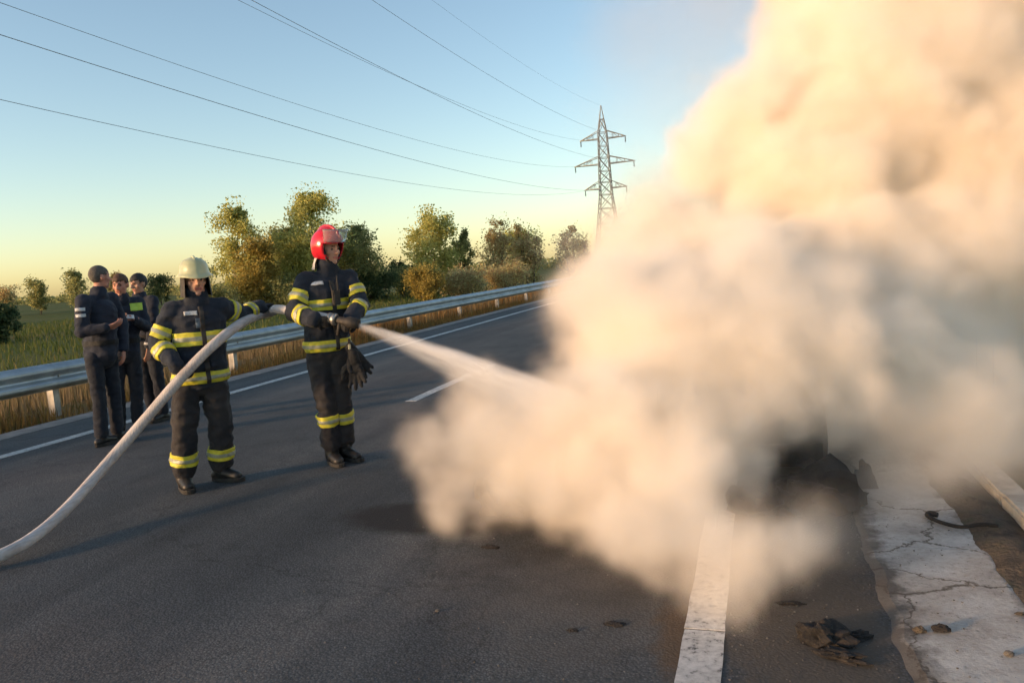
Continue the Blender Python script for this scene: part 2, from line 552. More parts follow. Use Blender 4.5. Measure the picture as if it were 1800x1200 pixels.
def leaf_mesh(name, centres, size, rs, mat):
    size = size * 0.86
    """Folded diamond leaves (two triangles each) at random orientations."""
    n_ = len(centres)
    c = np.asarray(centres, float)
    a = rs.normal(size=(n_, 3)); a /= np.linalg.norm(a, axis=1)[:, None]
    t = rs.normal(size=(n_, 3)); t -= a * np.sum(a * t, 1)[:, None]; t /= np.linalg.norm(t, axis=1)[:, None]
    nn = np.cross(a, t)
    s = (size * rs.uniform(0.6, 1.35, n_))[:, None]
    P = np.empty((n_, 4, 3))
    P[:, 0] = c - a * s
    P[:, 1] = c + t * s * 0.6 + nn * s * 0.2
    P[:, 2] = c + a * s
    P[:, 3] = c - t * s * 0.6 + nn * s * 0.2
    me = bpy.data.meshes.new(name)
    me.vertices.add(n_ * 4)
    me.vertices.foreach_set('co', P.reshape(-1))
    idx = np.arange(n_)[:, None] * 4 + np.array([0, 1, 2, 0, 2, 3])[None]
    me.loops.add(n_ * 6)
    me.loops.foreach_set('vertex_index', idx.reshape(-1).astype(np.int32))
    me.polygons.add(n_ * 2)
    me.polygons.foreach_set('loop_start', (np.arange(n_ * 2) * 3).astype(np.int32))
    me.polygons.foreach_set('loop_total', np.full(n_ * 2, 3, np.int32))
    me.update(calc_edges=True)
    me.validate()
    me.materials.append(mat)
    return me


def tree(name, label, base, h, hw, leaf, n_leaf, seed, low=0.12, top_pow=0.8, stems=1, leaf_size=0.11, bark='bark', group=None, openness=1.0):
    """Tapered trunk, limbs and a leafy crown whose leaves sit in clumps round the twigs."""
    rs = np.random.RandomState(seed)
    n_leaf = int(n_leaf * 1.85)
    openness *= 1.4
    hw *= 1.32
    root = empty(name, base)
    tag(root, label, 'tree' if 'tree' in name else 'shrub', group)
    V, F, tips = [], [], []
    for s_ in range(stems):
        off = Vector((rs.uniform(-1, 1), rs.uniform(-1, 1), 0)) * (0.0 if stems == 1 else hw * 0.45)
        hh = h * (1.0 if s_ == 0 else rs.uniform(0.7, 0.95))
        ln = Vector((rs.normal() * 0.05, rs.normal() * 0.05, 0)) * hh
        tp = []
        for i in range(7):
            t = i / 6
            tp.append(off * (0.35 + 0.65 * t) + ln * t * t + Vector((rs.normal() * 0.012 * hh * t, rs.normal() * 0.012 * hh * t, hh * 0.97 * t - 0.12)))
        r0 = 0.013 * hh + 0.025
        tube_into(V, F, tp, [r0 * (1 - 0.86 * i / 6) for i in range(7)], 7)
        nb = int(15 / (0.6 + 0.4 * stems)) + 5
        for k in range(nb):
            t = low + (0.97 - low) * ((k + rs.uniform(0, 1)) / nb)
            p0 = tp[min(5, int(t * 6))].lerp(tp[min(6, int(t * 6) + 1)], t * 6 - int(t * 6))
            prof = (math.sin(math.pi * min(1, max(0.02, (1 - t) ** top_pow))) * 0.75 + 0.25) * (1 - t * 0.45)
            if t > 0.85:
                prof *= 0.55
            L = hw * prof * rs.uniform(0.6, 1.12) / (1.0 if stems == 1 else 1.35)
            az = k * 2.4 + rs.uniform(-.5, .5)
            el = R(rs.uniform(18, 48) + 22 * t)
            d = Vector((math.cos(az) * math.cos(el), math.sin(az) * math.cos(el), math.sin(el)))
            p1 = p0 + d * L * 0.5
            p2 = p0 + d * L + Vector((0, 0, L * 0.10))
            rb = max(0.012, r0 * 0.42 * (1 - t * 0.7))
            tube_into(V, F, [p0, p1, p2], [rb, rb * 0.6, rb * 0.25], 5)
            tips.append((p0.lerp(p2, 0.7), L * 0.20, 1.0)); tips.append((p2, L * 0.18, 0.9))
            for q in range(4):
                f0 = rs.uniform(0.3, 0.95)
                q0 = p0.lerp(p2, f0)
                dd = (d + Vector(rs.normal(size=3)) * 0.75).normalized()
                q1 = q0 + dd * L * rs.uniform(0.22, 0.48)
                tube_into(V, F, [q0, q1], [rb * 0.4, rb * 0.15], 4)
                tips.append((q1, L * 0.13, 0.8)); tips.append((q0.lerp(q1, 0.6), L * 0.12, 0.6))
        tips.append((tp[-1], hw * 0.12, 0.8)); tips.append((tp[-2], hw * 0.2, 1.0))
    mesh_obj('trunk', V, F, M[bark], root, smooth=True)
    w = np.array([t[2] * (0.15 + t[1]) * rs.uniform(0.25, 1.6) for t in tips]); w /= w.sum()
    ch = rs.choice(len(tips), n_leaf, p=w)
    cs = np.array([tuple(t[0]) for t in tips]); sp = np.array([max(0.10, t[1]) for t in tips])
    pts = cs[ch] + np.clip(rs.normal(size=(n_leaf, 3)), -1.5, 1.5) * (sp[ch] * openness)[:, None]
    pts[:, 2] = np.maximum(pts[:, 2], 0.05)
    lm = leaf_mesh('crown', pts, leaf_size, rs, LEAF[leaf])
    data_obj('crown', lm, root)
    return root


GT = lambda x, y: (x, y, terrain_h(x, y) - 0.03)
G1, G2, G3 = 'birches beyond the guardrail', 'shrubs beyond the guardrail', 'trees on the far side of the field'
tree('birch_tree', 'slim yellow green birch just behind the white helmeted firefighter', GT(-37.9, 50.2), 8.6, 2.0, 'birch', 5200, 11, leaf_size=0.12, group=G1)
tree('birch_tree', 'golden lower birch in front of the slim one, right of the white helmet', GT(-35.6, 50.0), 5.2, 1.9, 'gold', 4200, 12, low=0.05, leaf_size=0.13, group=G1)
tree('birch_tree', 'tallest birch, behind the red helmeted firefighter', GT(-33.6, 54.0), 9.4, 2.7, 'birch', 7600, 13, leaf_size=0.12, group=G1)
tree('birch_tree', 'middling olive birch between the slim and the tallest birch', GT(-36.6, 55.0), 6.9, 2.2, 'olive', 4600, 14, leaf_size=0.12, low=0.06, group=G1)
tree('birch_tree', 'rounded birch showing over the right shoulder of the red helmeted firefighter', GT(-31.4, 57.5), 6.6, 1.9, 'olive', 4200, 15, leaf_size=0.12, low=0.06, group=G1)
tree('birch_tree', 'olive gold birch with pointed crown, alone right of the red helmet', GT(-27.9, 65.3), 7.0, 2.8, 'birch', 6800, 16, leaf_size=0.13, low=0.05, group=G1)
tree('birch_tree', 'small thin birch beside the pointed olive gold one', GT(-26.2, 67.8), 6.1, 1.2, 'olive', 2200, 17, leaf_size=0.12, group=G1)
tree('thin_tree', 'sparse brownish tree with several stems just left of the smoke', GT(-23.9, 71.5), 6.9, 2.5, 'brown', 3300, 18, stems=4, low=0.10, leaf_size=0.12, bark='bark_brown', group=G1)
tree('thin_tree', 'sparse brown tree whose right side fades into the smoke', GT(-21.4, 73.5), 6.4, 2.1, 'brown', 2700, 19, stems=3, low=0.10, leaf_size=0.12, bark='bark_brown', group=G1)
tree('thin_tree', 'sparse bare-topped tree hidden in the smoke left of the pylon', GT(-17.8, 76.5), 6.0, 2.2, 'brown', 2400, 20, stems=3, low=0.10, leaf_size=0.12, bark='bark_brown', group=G1)
tree('round_shrub', 'dark green rounded shrub between the birches and the pointed gold one', GT(-31.2, 65.5), 3.3, 1.9, 'dark', 4200, 21, low=0.02, stems=4, leaf_size=0.12, group=G2)
tree('round_shrub', 'dark low shrub at the foot of the rounded birch', GT(-30.6, 58.0), 2.6, 2.0, 'dark', 3600, 22, low=0.02, stems=4, leaf_size=0.11, group=G2)
tree('golden_shrub', 'bright golden shrub close behind the guardrail right of the red helmeted firefighter', GT(-22.6, 50.5), 2.5, 1.7, 'gold', 4600, 23, low=0.02, stems=5, leaf_size=0.09, group=G2)
tree('golden_shrub', 'low rust gold shrub behind the guardrail near the smoke', GT(-20.8, 53.5), 1.7, 1.9, 'brown', 3400, 24, low=0.02, stems=5, leaf_size=0.09, group=G2)
tree('golden_shrub', 'long low golden shrub below the sparse brown trees', GT(-18.9, 57.5), 1.6, 2.3, 'brown', 3600, 25, low=0.02, stems=5, leaf_size=0.09, group=G2)
tree('low_shrub', 'dull olive shrub under the slim birch', GT(-38.2, 47.5), 1.9, 2.3, 'olive', 3400, 26, low=0.02, stems=5, leaf_size=0.1, group=G2)
tree('low_shrub', 'dull olive shrub under the tallest birch', GT(-34.2, 50.8), 2.0, 2.3, 'olive', 3400, 27, low=0.02, stems=5, leaf_size=0.1, group=G2)
tree('dark_shrub', 'big dark green shrub at the left edge of the field', GT(-38.4, 30.4), 2.3, 1.2, 'dark', 3600, 28, low=0.02, stems=5, leaf_size=0.10, group=G2)
tree('dark_shrub', 'smaller dark shrub beside the big one, cut by the left picture edge', GT(-41.8, 29.6), 2.6, 1.3, 'dark', 4200, 29, low=0.02, stems=4, leaf_size=0.10, group=G2)
tree('birch_tree', 'pale olive birch filling the gap left of the tallest birch', GT(-38.6, 57.5), 6.2, 2.3, 'birch', 4200, 31, leaf_size=0.12, low=0.05, group=G1)
tree('birch_tree', 'low golden green birch at the right foot of the tallest birch', GT(-33.0, 58.5), 4.6, 2.3, 'gold', 3800, 32, leaf_size=0.12, low=0.04, group=G1)
tree('low_shrub', 'low olive shrub left of the pointed olive gold birch', GT(-29.4, 62.0), 2.3, 2.2, 'olive', 3200, 33, low=0.02, stems=5, leaf_size=0.1, group=G2)
tree('birch_tree', 'airy pale birch behind the raised arm of the white helmeted firefighter', GT(-34.9, 53.0), 6.0, 2.0, 'birch', 4200, 34, leaf_size=0.12, low=0.04, group=G1)
tree('birch_tree', 'pale bushy birch right behind the sparse brownish trees', GT(-23.0, 76.0), 5.6, 2.6, 'birch', 3800, 35, leaf_size=0.13, low=0.04, group=G1)
FAR = [(-99, 85.5, 4.9, 2.0, 'olive', 'grey olive far tree nearest the dark shrub'),
       (-94, 87.5, 6.0, 2.3, 'olive', 'taller grey olive far tree left of the officers'),
       (-90, 90.5, 5.4, 1.5, 'brown', 'rusty narrow far tree just left of the bareheaded officer'),
       (-104, 84.0, 3.9, 2.3, 'brown', 'low brownish far tree above the dark shrub'),
       (-110, 83.0, 4.6, 2.4, 'olive', 'far olive tree at the left edge of the picture'),
       (-81, 97.5, 6.1, 2.4, 'olive', 'far tree showing above the heads of the officers'),
       (-75, 101.5, 6.4, 2.3, 'dark', 'dark far tree between the officers and the white helmet'),
       (-78.5, 104, 5.9, 1.9, 'brown', 'open brown far tree right beside the dark haired officer'),
       (-71, 104.5, 7.0, 1.6, 'olive', 'narrow far tree touching the white helmet'),
       (-66, 108, 5.0, 2.8, 'olive', 'broad far tree behind the white helmeted firefighter'),
       (-86, 95, 4.2, 2.2, 'dark', 'low dark far tree behind the officers')]
for i, (x, y, h_, w_, lf, lb) in enumerate(FAR):
    tree('far_tree', lb, GT(x, y), h_, w_, lf, 1700, 40 + i, low=0.08, leaf_size=0.17, bark='bark_brown', group=G3)

# far hedge line closing the field: reads as one mass
rs = np.random.RandomState(5)
hp = []
for i in range(16000):
    t = rs.uniform(0, 1)
    x = -420 + 560 * t
    y = 245 + 60 * mnoise.noise((t * 3.0, 0, 0)) + rs.normal() * 4
    top = 3.2 + 2.6 * mnoise.noise((t * 22, 1, 0)) + 1.6 * mnoise.noise((t * 75, 2, 0))
    hp.append((x, y, -0.8 + max(0.6, top) * rs.uniform(0, 1) ** 0.7))
tag(data_obj('treeline', leaf_mesh('treeline', hp, 0.75, rs, LEAF['olive'])), 'low wooded line along the horizon behind the field', 'treeline', kind='stuff')


def blades(name, label, n_, region, hrange, width, stops, seed, lean=0.35, mask=None):
    rs = np.random.RandomState(seed)
    x0, x1, y0, y1 = region
    X, Y = [], []
    while len(X) < n_:
        x = rs.uniform(x0, x1, n_); y = y0 + (y1 - y0) * rs.uniform(0, 1, n_) ** 1.6
        for a, c in zip(x, y):
            if mask is None or mask(a, c, rs):
                X.append(a); Y.append(c)
            if len(X) >= n_:
                break
    X = np.array(X); Y = np.array(Y)
    Z = np.array([terrain_h(a, c) for a, c in zip(X, Y)]) - 0.02
    hgt = rs.uniform(hrange[0], hrange[1], n_) * (0.55 + 0.9 * np.array([0.5 + 0.5 * mnoise.noise((a * 0.8, c * 0.8, seed)) for a, c in zip(X, Y)]))
    az = rs.uniform(0, 2 * math.pi, n_)
    la = rs.uniform(0, 2 * math.pi, n_)
    ll = rs.uniform(0.05, lean, n_) * hgt
    w = width * rs.uniform(0.6, 1.4, n_)
    P = np.empty((n_, 5, 3))
    wx, wy = np.cos(az) * w, np.sin(az) * w
    P[:, 0] = np.stack([X - wx, Y - wy, Z], 1)
    P[:, 1] = np.stack([X + wx, Y + wy, Z], 1)
    mxx, mxy = X + np.cos(la) * ll * 0.35, Y + np.sin(la) * ll * 0.35
    P[:, 2] = np.stack([mxx + wx * .8, mxy + wy * .8, Z + hgt * .6], 1)
    P[:, 3] = np.stack([mxx - wx * .8, mxy - wy * .8, Z + hgt * .6], 1)
    P[:, 4] = np.stack([X + np.cos(la) * ll, Y + np.sin(la) * ll, Z + hgt], 1)
    me = bpy.data.meshes.new(name)
    me.vertices.add(n_ * 5)
    me.vertices.foreach_set('co', P.reshape(-1))
    idx = (np.arange(n_)[:, None] * 5 + np.array([0, 1, 2, 0, 2, 3, 3, 2, 4])[None]).astype(np.int32)
    me.loops.add(n_ * 9)
    me.loops.foreach_set('vertex_index', idx.reshape(-1))
    me.polygons.add(n_ * 3)
    me.polygons.foreach_set('loop_start', (np.arange(n_ * 3) * 3).astype(np.int32))
    me.polygons.foreach_set('loop_total', np.full(n_ * 3, 3, np.int32))
    me.update(calc_edges=True)
    me.materials.append(leaf_mat(name + '_blade', stops, 0.4))
    return tag(data_obj(name, me), label, 'grass', kind='stuff')


def clumpy(a, c, rs):
    return mnoise.noise((a * 0.55, c * 0.55, 9.0)) + 0.35 > rs.uniform(-0.4, 0.6)


blades('dry_grass', 'tall dry straw coloured grass behind the guardrail', 26000, (-15.5, -9.55, -1, 46), (0.25, 0.62), 0.008,
       [(0, (0.14, 0.105, 0.055)), (0.4, (0.26, 0.195, 0.105)), (0.8, (0.36, 0.265, 0.15)), (1, (0.13, 0.13, 0.05))], 61, mask=clumpy)
blades('verge_grass', 'short brown grass on the verge under the guardrail', 17000, (-9.75, -8.45, -1, 50), (0.06, 0.24), 0.006,
       [(0, (0.085, 0.060, 0.028)), (0.5, (0.17, 0.115, 0.045)), (1, (0.10, 0.095, 0.035))], 62, mask=clumpy)
blades('field_grass', 'rough green grass of the field beyond the barrier', 30000, (-62, -14, 4, 75), (0.15, 0.42), 0.022,
       [(0, (0.065, 0.095, 0.026)), (0.6, (0.120, 0.145, 0.040)), (1, (0.21, 0.18, 0.065))], 63, lean=0.7)
blades('rust_grass', 'rust coloured dry grass along the barrier near the smoke', 9000, (-13.5, -9.5, 17, 62), (0.25, 0.6), 0.013,
       [(0, (0.20, 0.11, 0.045)), (0.6, (0.33, 0.19, 0.075)), (1, (0.38, 0.25, 0.11))], 64, mask=clumpy)

# ------------------------------------------------------------------ pylon and power lines
M['pylon'] = mottled('pylon_steel', (0.17, 0.195, 0.195), (0.26, 0.285, 0.28), 0.7, 0.6, 0, metallic=0.4)
M['wire'] = mottled('conductor', (0.30, 0.33, 0.35), (0.36, 0.39, 0.41), 0.5, 0.7, 0)
M['insul'] = mottled('insulator_glass', (0.05, 0.07, 0.07), (0.09, 0.11, 0.11), 3, 0.35, 0)
PB = Vector((-21.7, 119.7, -0.85))
pyl = empty('pylon', PB, R(0.6))
tag(pyl, 'steel lattice electricity pylon with three pairs of cross arms', 'pylon')


def pw(z):  # half width of the lattice body at height z above its foot
    if z < 12.0:
        return 2.35 + (0.92 - 2.35) * (z / 12.0) ** 0.85
    if z < 21.4:
        return 0.92 - 0.28 * (z - 12.0) / 9.4
    return max(0.03, 0.64 * (25.5 - z) / 4.1)


lv = [0, 2.6, 5.2, 7.6, 9.9, 12.0, 13.9, 15.6, 17.6, 19.4, 21.4, 23.4, 25.5]
for sx_, sy_ in ((-1, -1), (1, -1), (1, 1), (-1, 1)):
    V, F = [], []
    tube_into(V, F, [(sx_ * pw(z), sy_ * pw(z), z) for z in lv], [0.10 - 0.002 * z for z in lv], 5)
    mesh_obj('leg', V, F, M['pylon'], pyl)
for k in range(4):
    V, F = [], []
    rot = Matrix.Rotation(k * math.pi / 2, 3, 'Z')
    for i in range(len(lv) - 2):
        a, c = pw(lv[i]), pw(lv[i + 1])
        for (s0, s1) in ((-1, 1), (1, -1)):
            tube_into(V, F, [rot @ Vector((s0 * a, -a, lv[i])), rot @ Vector((s1 * c, -c, lv[i + 1]))], [0.05, 0.05], 4)
        tube_into(V, F, [rot @ Vector((-c, -c, lv[i + 1])), rot @ Vector((c, -c, lv[i + 1]))], [0.05, 0.05], 4)
    mesh_obj('bracing', V, F, M['pylon'], pyl)
ARM = [(12.95, 3.35), (16.68, 4.75), (20.5, 3.6)]
ATT = []
for (z, L) in ARM:
    for s in (-1, 1):
        V, F = [], []
        w_ = pw(z)
        tip = (s * L, 0, z)
        for yy in (-w_, w_):
            tube_into(V, F, [(s * w_, yy, z), tip], [0.075, 0.065], 5)
            tube_into(V, F, [(s * w_, yy * 0.9, z + 1.15), tip], [0.06, 0.055], 5)
            for t in (0.3, 0.6):
                p0 = Vector((s * w_, yy, z)).lerp(Vector(tip), t)
                p1 = Vector((s * w_, yy * 0.9, z + 1.15)).lerp(Vector(tip), t)
                p2 = Vector((s * w_, yy, z)).lerp(Vector(tip), t + 0.28)
                tube_into(V, F, [p0, p1], [0.035, 0.035], 4)
                tube_into(V, F, [p1, p2], [0.035, 0.035], 4)
        mesh_obj('cross_arm', V, F, M['pylon'], pyl)
        bm = bmesh.new()
        for q in range(6):
            bmesh.ops.create_cone(bm, cap_ends=True, segments=8, radius1=0.13, radius2=0.05, depth=0.09, matrix=Matrix.Translation((s * L * 0.96, 0, z - 0.15 - q * 0.13)))
        bmesh.ops.create_cone(bm, cap_ends=True, segments=6, radius1=0.03, radius2=0.03, depth=0.95, matrix=Matrix.Translation((s * L * 0.96, 0, z - 0.45)))
        bm_obj('insulator', bm, M['insul'], pyl)
        ATT.append((s, z, L))
WN = {(-1, 0): 'lowest overhead cable, crossing the sky to the pylon lower left arm', (1, 0): 'second lowest overhead cable in the sky, above the lowest one',
      (-1, 1): 'third overhead cable from below, leaving through the top left corner', (1, 1): 'lower cable of the close pair crossing the top edge of the picture',
      (-1, 2): 'upper cable of the close pair crossing the top edge of the picture', (1, 2): 'faint overhead cable right of the close pair',
      (0, 3): 'faintest topmost cable running to the tip of the pylon'}
Ldir = Vector((math.sin(-3.1517), math.cos(-3.1517), 0))
LZ = [12.13, 15.84, 19.66, 24.69]
HF = [3.33, 4.71, 3.56, 0]
for (s, k), lb in WN.items():
    V, F = [], []
    p0 = Vector((PB.x + s * HF[k] * 0.80, PB.y, LZ[k] if k < 3 else 24.65))
    pts = []
    for i in range(61):
        t = i / 60
        q = p0 + Ldir * 179.0 * t
        q.z += 2.55 * t - 4 * 5.54 * t * (1 - t)
        pts.append(q)
    tube_into(V, F, pts, [0.011 if k < 3 else 0.007] * 61, 6)
    tag(mesh_obj('power_line', V, F, M['wire'], smooth=True), lb, 'cable', 'overhead power lines')

# ------------------------------------------------------------------ figures: capsules -> one smooth skin
def cap_mesh(bm, p0, p1, r0, r1, side=None, flat=1.0, seg=14):
    """Tapered capsule, optionally flattened across `side`."""
    p0, p1 = Vector(p0), Vector(p1)
    d = p1 - p0
    L = d.length
    d = d / L if L > 1e-6 else Vector((0, 0, 1))
    if side is None:
        side = d.cross(Vector((0, 0, 1)) if abs(d.z) < 0.9 else Vector((1, 0, 0)))
    s = Vector(side) - d * Vector(side).dot(d)
    if s.length < 1e-5:
        s = d.orthogonal()
    s.normalize()
    t = d.cross(s)
    rings = []
    for k in range(5):
        a = -math.pi / 2 + (k + 0.5) * (math.pi / 2) / 5
        rings.append((p0 + d * (math.sin(a) * r0 * min(1, flat)), r0 * math.cos(a)))
    rings.append((p0, r0)); rings.append((p1, r1))
    for k in range(5):
        a = (k + 0.5) * (math.pi / 2) / 5
        rings.append((p1 + d * (math.sin(a) * r1 * min(1, flat)), r1 * math.cos(a)))
    vs_ = []
    for c, r in rings:
        vs_.append([bm.verts.new(c + s * (r * math.cos(2 * math.pi * k / seg)) + t * (r * flat * math.sin(2 * math.pi * k / seg))) for k in range(seg)])
    for i in range(len(vs_) - 1):
        for k in range(seg):
            bm.faces.new((vs_[i][k], vs_[i][(k + 1) % seg], vs_[i + 1][(k + 1) % seg], vs_[i + 1][k]))
    bm.faces.new(vs_[0][::-1]); bm.faces.new(vs_[-1])


def ell_mesh(bm, c, rad, fwd, up=(0, 0, 1)):
    """Ellipsoid with radii (side, forward, up)."""
    f = Vector(fwd).normalized(); u = Vector(up)
    s = f.cross(u).normalized(); u = s.cross(f)
    mt = Matrix((s, f, u)).transposed().to_4x4()
    mt.translation = Vector(c)
    bmesh.ops.create_icosphere(bm, subdivisions=3, radius=1.0, matrix=mt @ Matrix.Diagonal((*rad, 1)))


def skin(parts, voxel, smooth=4, fold=0.0, fold_scale=9.0, seed=0.0):
    """Union of overlapping parts as one continuous mesh (voxel remesh, smoothing, cloth folds)."""
    bm = bmesh.new()
    for p in parts:
        if p[0] == 'c':
            cap_mesh(bm, *p[1:])
        else:
            ell_mesh(bm, *p[1:])
    bmesh.ops.recalc_face_normals(bm, faces=bm.faces)
    me = bpy.data.meshes.new('tmp_parts')
    bm.to_mesh(me); bm.free()
    o = bpy.data.objects.new('tmp_parts', me)
    COL.objects.link(o)
    rm = o.modifiers.new('r', 'REMESH'); rm.mode = 'VOXEL'; rm.voxel_size = voxel; rm.adaptivity = 0
    if smooth:
        sm = o.modifiers.new('s', 'SMOOTH'); sm.factor = 0.5; sm.iterations = smooth
    bpy.context.view_layer.update()
    ev = o.evaluated_get(bpy.context.evaluated_depsgraph_get())
    out = bpy.data.meshes.new_from_object(ev)
    bpy.data.objects.remove(o, do_unlink=True)
    bpy.data.meshes.remove(me)
    if fold:
        nv = len(out.vertices)
        CO = np.empty(nv * 3, np.float32); out.vertices.foreach_get('co', CO); CO = CO.reshape(-1, 3)
        NO = np.empty(nv * 3, np.float32); out.vertices.foreach_get('normal', NO); NO = NO.reshape(-1, 3)
        am = np.empty(nv, np.float32)
        for i, (x, y, z) in enumerate((CO * fold_scale).tolist()):
            z = z * 1.5 + seed
            am[i] = 0.9 * (1 - 2 * abs(mnoise.noise((x, y, z)))) - 0.35 + 0.45 * mnoise.noise((x * 2.3 + 5, y * 2.3, z * 2.1))
        out.vertices.foreach_set('co', (CO + NO * (fold * am)[:, None]).reshape(-1))
    out.polygons.foreach_set('use_smooth', [True] * len(out.polygons))
    out.update()
    return out


def seg_dist(P, a, b):
    a, b = np.array(a, float), np.array(b, float)
    ab = b - a
    t = np.clip(((P - a) @ ab) / max(1e-9, ab @ ab), 0, 1)
    return np.linalg.norm(P - (a + t[:, None] * ab), axis=1)


def shell(me, planes, offset, thick=0.004, owner=None):
    """Piece of a garment between cutting planes, lifted off its surface. owner=(own bones, other bones)."""
    nv, npol = len(me.vertices), len(me.polygons)
    P = np.empty(nv * 3, np.float32); me.vertices.foreach_get('co', P); P = P.reshape(-1, 3).astype(float)
    NR = np.empty(nv * 3, np.float32); me.vertices.foreach_get('normal', NR); NR = NR.reshape(-1, 3)
    LT = np.empty(npol, np.int32); me.polygons.foreach_get('loop_total', LT)
    LV = np.empty(len(me.loops), np.int32); me.loops.foreach_get('vertex_index', LV)
    ok = np.ones(nv, bool)
    mar = 0.03
    for (o, n) in planes:
        ok &= ((P - np.array(o)) @ np.array(n)) > -mar
    if owner:
        mine = np.min([seg_dist(P, a, b) / r for a, b, r in owner[0]], axis=0)
        other = np.min([seg_dist(P, a, b) / r for a, b, r in owner[1]], axis=0) if owner[1] else np.full(nv, 9.)
        ok &= mine < other
    bm = bmesh.new()
    mp = {}
    quads = LV.reshape(-1, 4) if (LT == 4).all() else None
    rows = quads[ok[quads].all(1)] if quads is not None else [p.vertices for p in me.polygons if all(ok[i] for i in p.vertices)]
    for row in rows:
        vs_ = []
        for i in row:
            i = int(i)
            if i not in mp:
                mp[i] = bm.verts.new(P[i] + NR[i] * offset)
            vs_.append(mp[i])
        bm.faces.new(vs_)
    for (o, n) in planes:
        bmesh.ops.bisect_plane(bm, geom=bm.verts[:] + bm.edges[:] + bm.faces[:], plane_co=o, plane_no=n, clear_inner=True)
    bm.normal_update()
    rim = [e for e in bm.edges if e.is_boundary]       # turn the rim down to the cloth
    nr = {v_: v_.normal.copy() for e in rim for v_ in e.verts}
    back = {}
    for e in rim:
        a, c = e.verts
        for v_ in (a, c):
            if v_ not in back:
                back[v_] = bm.verts.new(v_.co - nr[v_] * (offset + 0.004))
        f_ = e.link_faces[0]
        try:
            fwd = any(l.vert is a and l.link_loop_next.vert is c for l in f_.loops)
            bm.faces.new((c, a, back[a], back[c]) if fwd else (a, c, back[c], back[a]))
        except ValueError:
            pass
    return bm


def slab_planes(a, b, t0, t1):
    a, b = Vector(a), Vector(b)
    d = (b - a).normalized()
    return [(a.lerp(b, t0), d), (a.lerp(b, t1), -d)]


def hand(wrist, d, n, curl, scale=1.0, thumb=0.6, spread=0.0, thumb_side=1, grow=0.0):
    """Palm, four jointed fingers and a thumb. d: forearm direction, n: the way the palm faces."""
    d = Vector(d).normalized(); n = Vector(n); n = (n - d * n.dot(d)).normalized()
    s = d.cross(n) * thumb_side           # towards the thumb
    w = Vector(wrist)
    P = []
    k = scale
    kn = w + d * 0.088 * k
    g = grow
    P.append(('c', w + d * 0.012 * k, w + d * 0.070 * k, (0.030 + g) * k, (0.040 + g) * k, s, 0.42))
    P.append(('c', w - d * 0.04 * k, w + d * 0.02 * k, (0.026 + g) * k, (0.027 + g) * k, s, 0.8))
    for i, (o_, L_) in enumerate(((0.030, 0.072), (0.010, 0.082), (-0.010, 0.076), (-0.029, 0.060))):
        p = kn + s * o_ * k - d * (0.004 * k * abs(i - 1))
        a0 = w + d * 0.055 * k + s * o_ * 0.8 * k
        dd = (d + s * o_ * spread * 18).normalized()
        ang = 0.0
        r = (0.0092 + g * 0.8) * k
        P.append(('c', a0, p, r * 1.15, r * 1.1))
        for q, fr in enumerate((0.45, 0.31, 0.24)):
            ang += curl * (0.9 if q == 0 else 1.0) * (1 + 0.06 * i)
            dv = dd * math.cos(ang) + n * math.sin(ang)
            p2 = p + dv * L_ * fr * 1.12 * k
            P.append(('c', p, p2, r * (1.05 - 0.1 * q), r * (0.95 - 0.1 * q)))
            p = p2
    b0 = w + d * 0.022 * k + s * 0.026 * k
    t1 = b0 + (d * 0.45 + s * 0.75 + n * 0.25).normalized() * 0.042 * k
    t2 = t1 + (d * (0.9 - thumb * 0.5) + s * (0.5 - thumb * 0.6) + n * thumb).normalized() * 0.034 * k
    t3 = t2 + (d * (0.9 - thumb * 0.7) + s * (0.25 - thumb * 0.7) + n * thumb * 1.2).normalized() * 0.027 * k
    r = (0.0112 + g * 0.8) * k
    P += [('c', b0, t1, r * 1.35, r * 1.05), ('c', t1, t2, r * 1.05, r), ('c', t2, t3, r, r * 0.82)]
    return P


def head_parts(c, f):
    """Skull, jaw, nose, brow, lips and ears round the head centre c, facing f."""
    c = Vector(c); f = Vector(f).normalized(); u = Vector((0, 0, 1)); s = f.cross(u)
    u = s.cross(f)
    q = lambda x, y, z: c + s * x + f * y + u * z
    P = [('e', q(0, -0.012, 0.022), (0.074, 0.094, 0.092), f, u),
         ('e', q(0, 0.018, -0.040), (0.058, 0.066, 0.078), f, u),
         ('c', q(-0.034, 0.030, -0.078), q(0.034, 0.030, -0.078), 0.024, 0.024),
         ('e', q(0, 0.060, -0.098), (0.024, 0.022, 0.018), f, u),
         ('c', q(0, 0.078, 0.018), q(0, 0.102, -0.024), 0.008, 0.0125),
         ('c', q(-0.012, 0.090, -0.028), q(0.012, 0.090, -0.028), 0.0095, 0.0095),
         ('c', q(-0.036, 0.070, 0.026), q(-0.010, 0.080, 0.024), 0.009, 0.009), ('c', q(0.036, 0.070, 0.026), q(0.010, 0.080, 0.024), 0.009, 0.009),
         ('c', q(-0.020, 0.074, -0.056), q(0.020, 0.074, -0.056), 0.0075, 0.0075), ('c', q(-0.016, 0.073, -0.067), q(0.016, 0.073, -0.067), 0.008, 0.008),
         ('e', q(-0.046, 0.050, -0.020), (0.020, 0.020, 0.022), f, u), ('e', q(0.046, 0.050, -0.020), (0.020, 0.020, 0.022), f, u)]
    for sd in (-1, 1):
        P.append(('e', q(0.075 * sd, -0.014, -0.008), (0.010, 0.018, 0.032), f, u))
    eyes = [(q(-0.031, 0.072, 0.006), 0.0095), (q(0.031, 0.072, 0.006), 0.0095)]
    lips = [(q(x, 0.081, -0.061), 0.011) for x in (-0.018, -0.006, 0.006, 0.018)]
    brow = [(q(x, 0.080, 0.028), 0.007) for x in (-0.040, -0.028, -0.016, 0.016, 0.028, 0.040)]
    return P, eyes, lips, brow


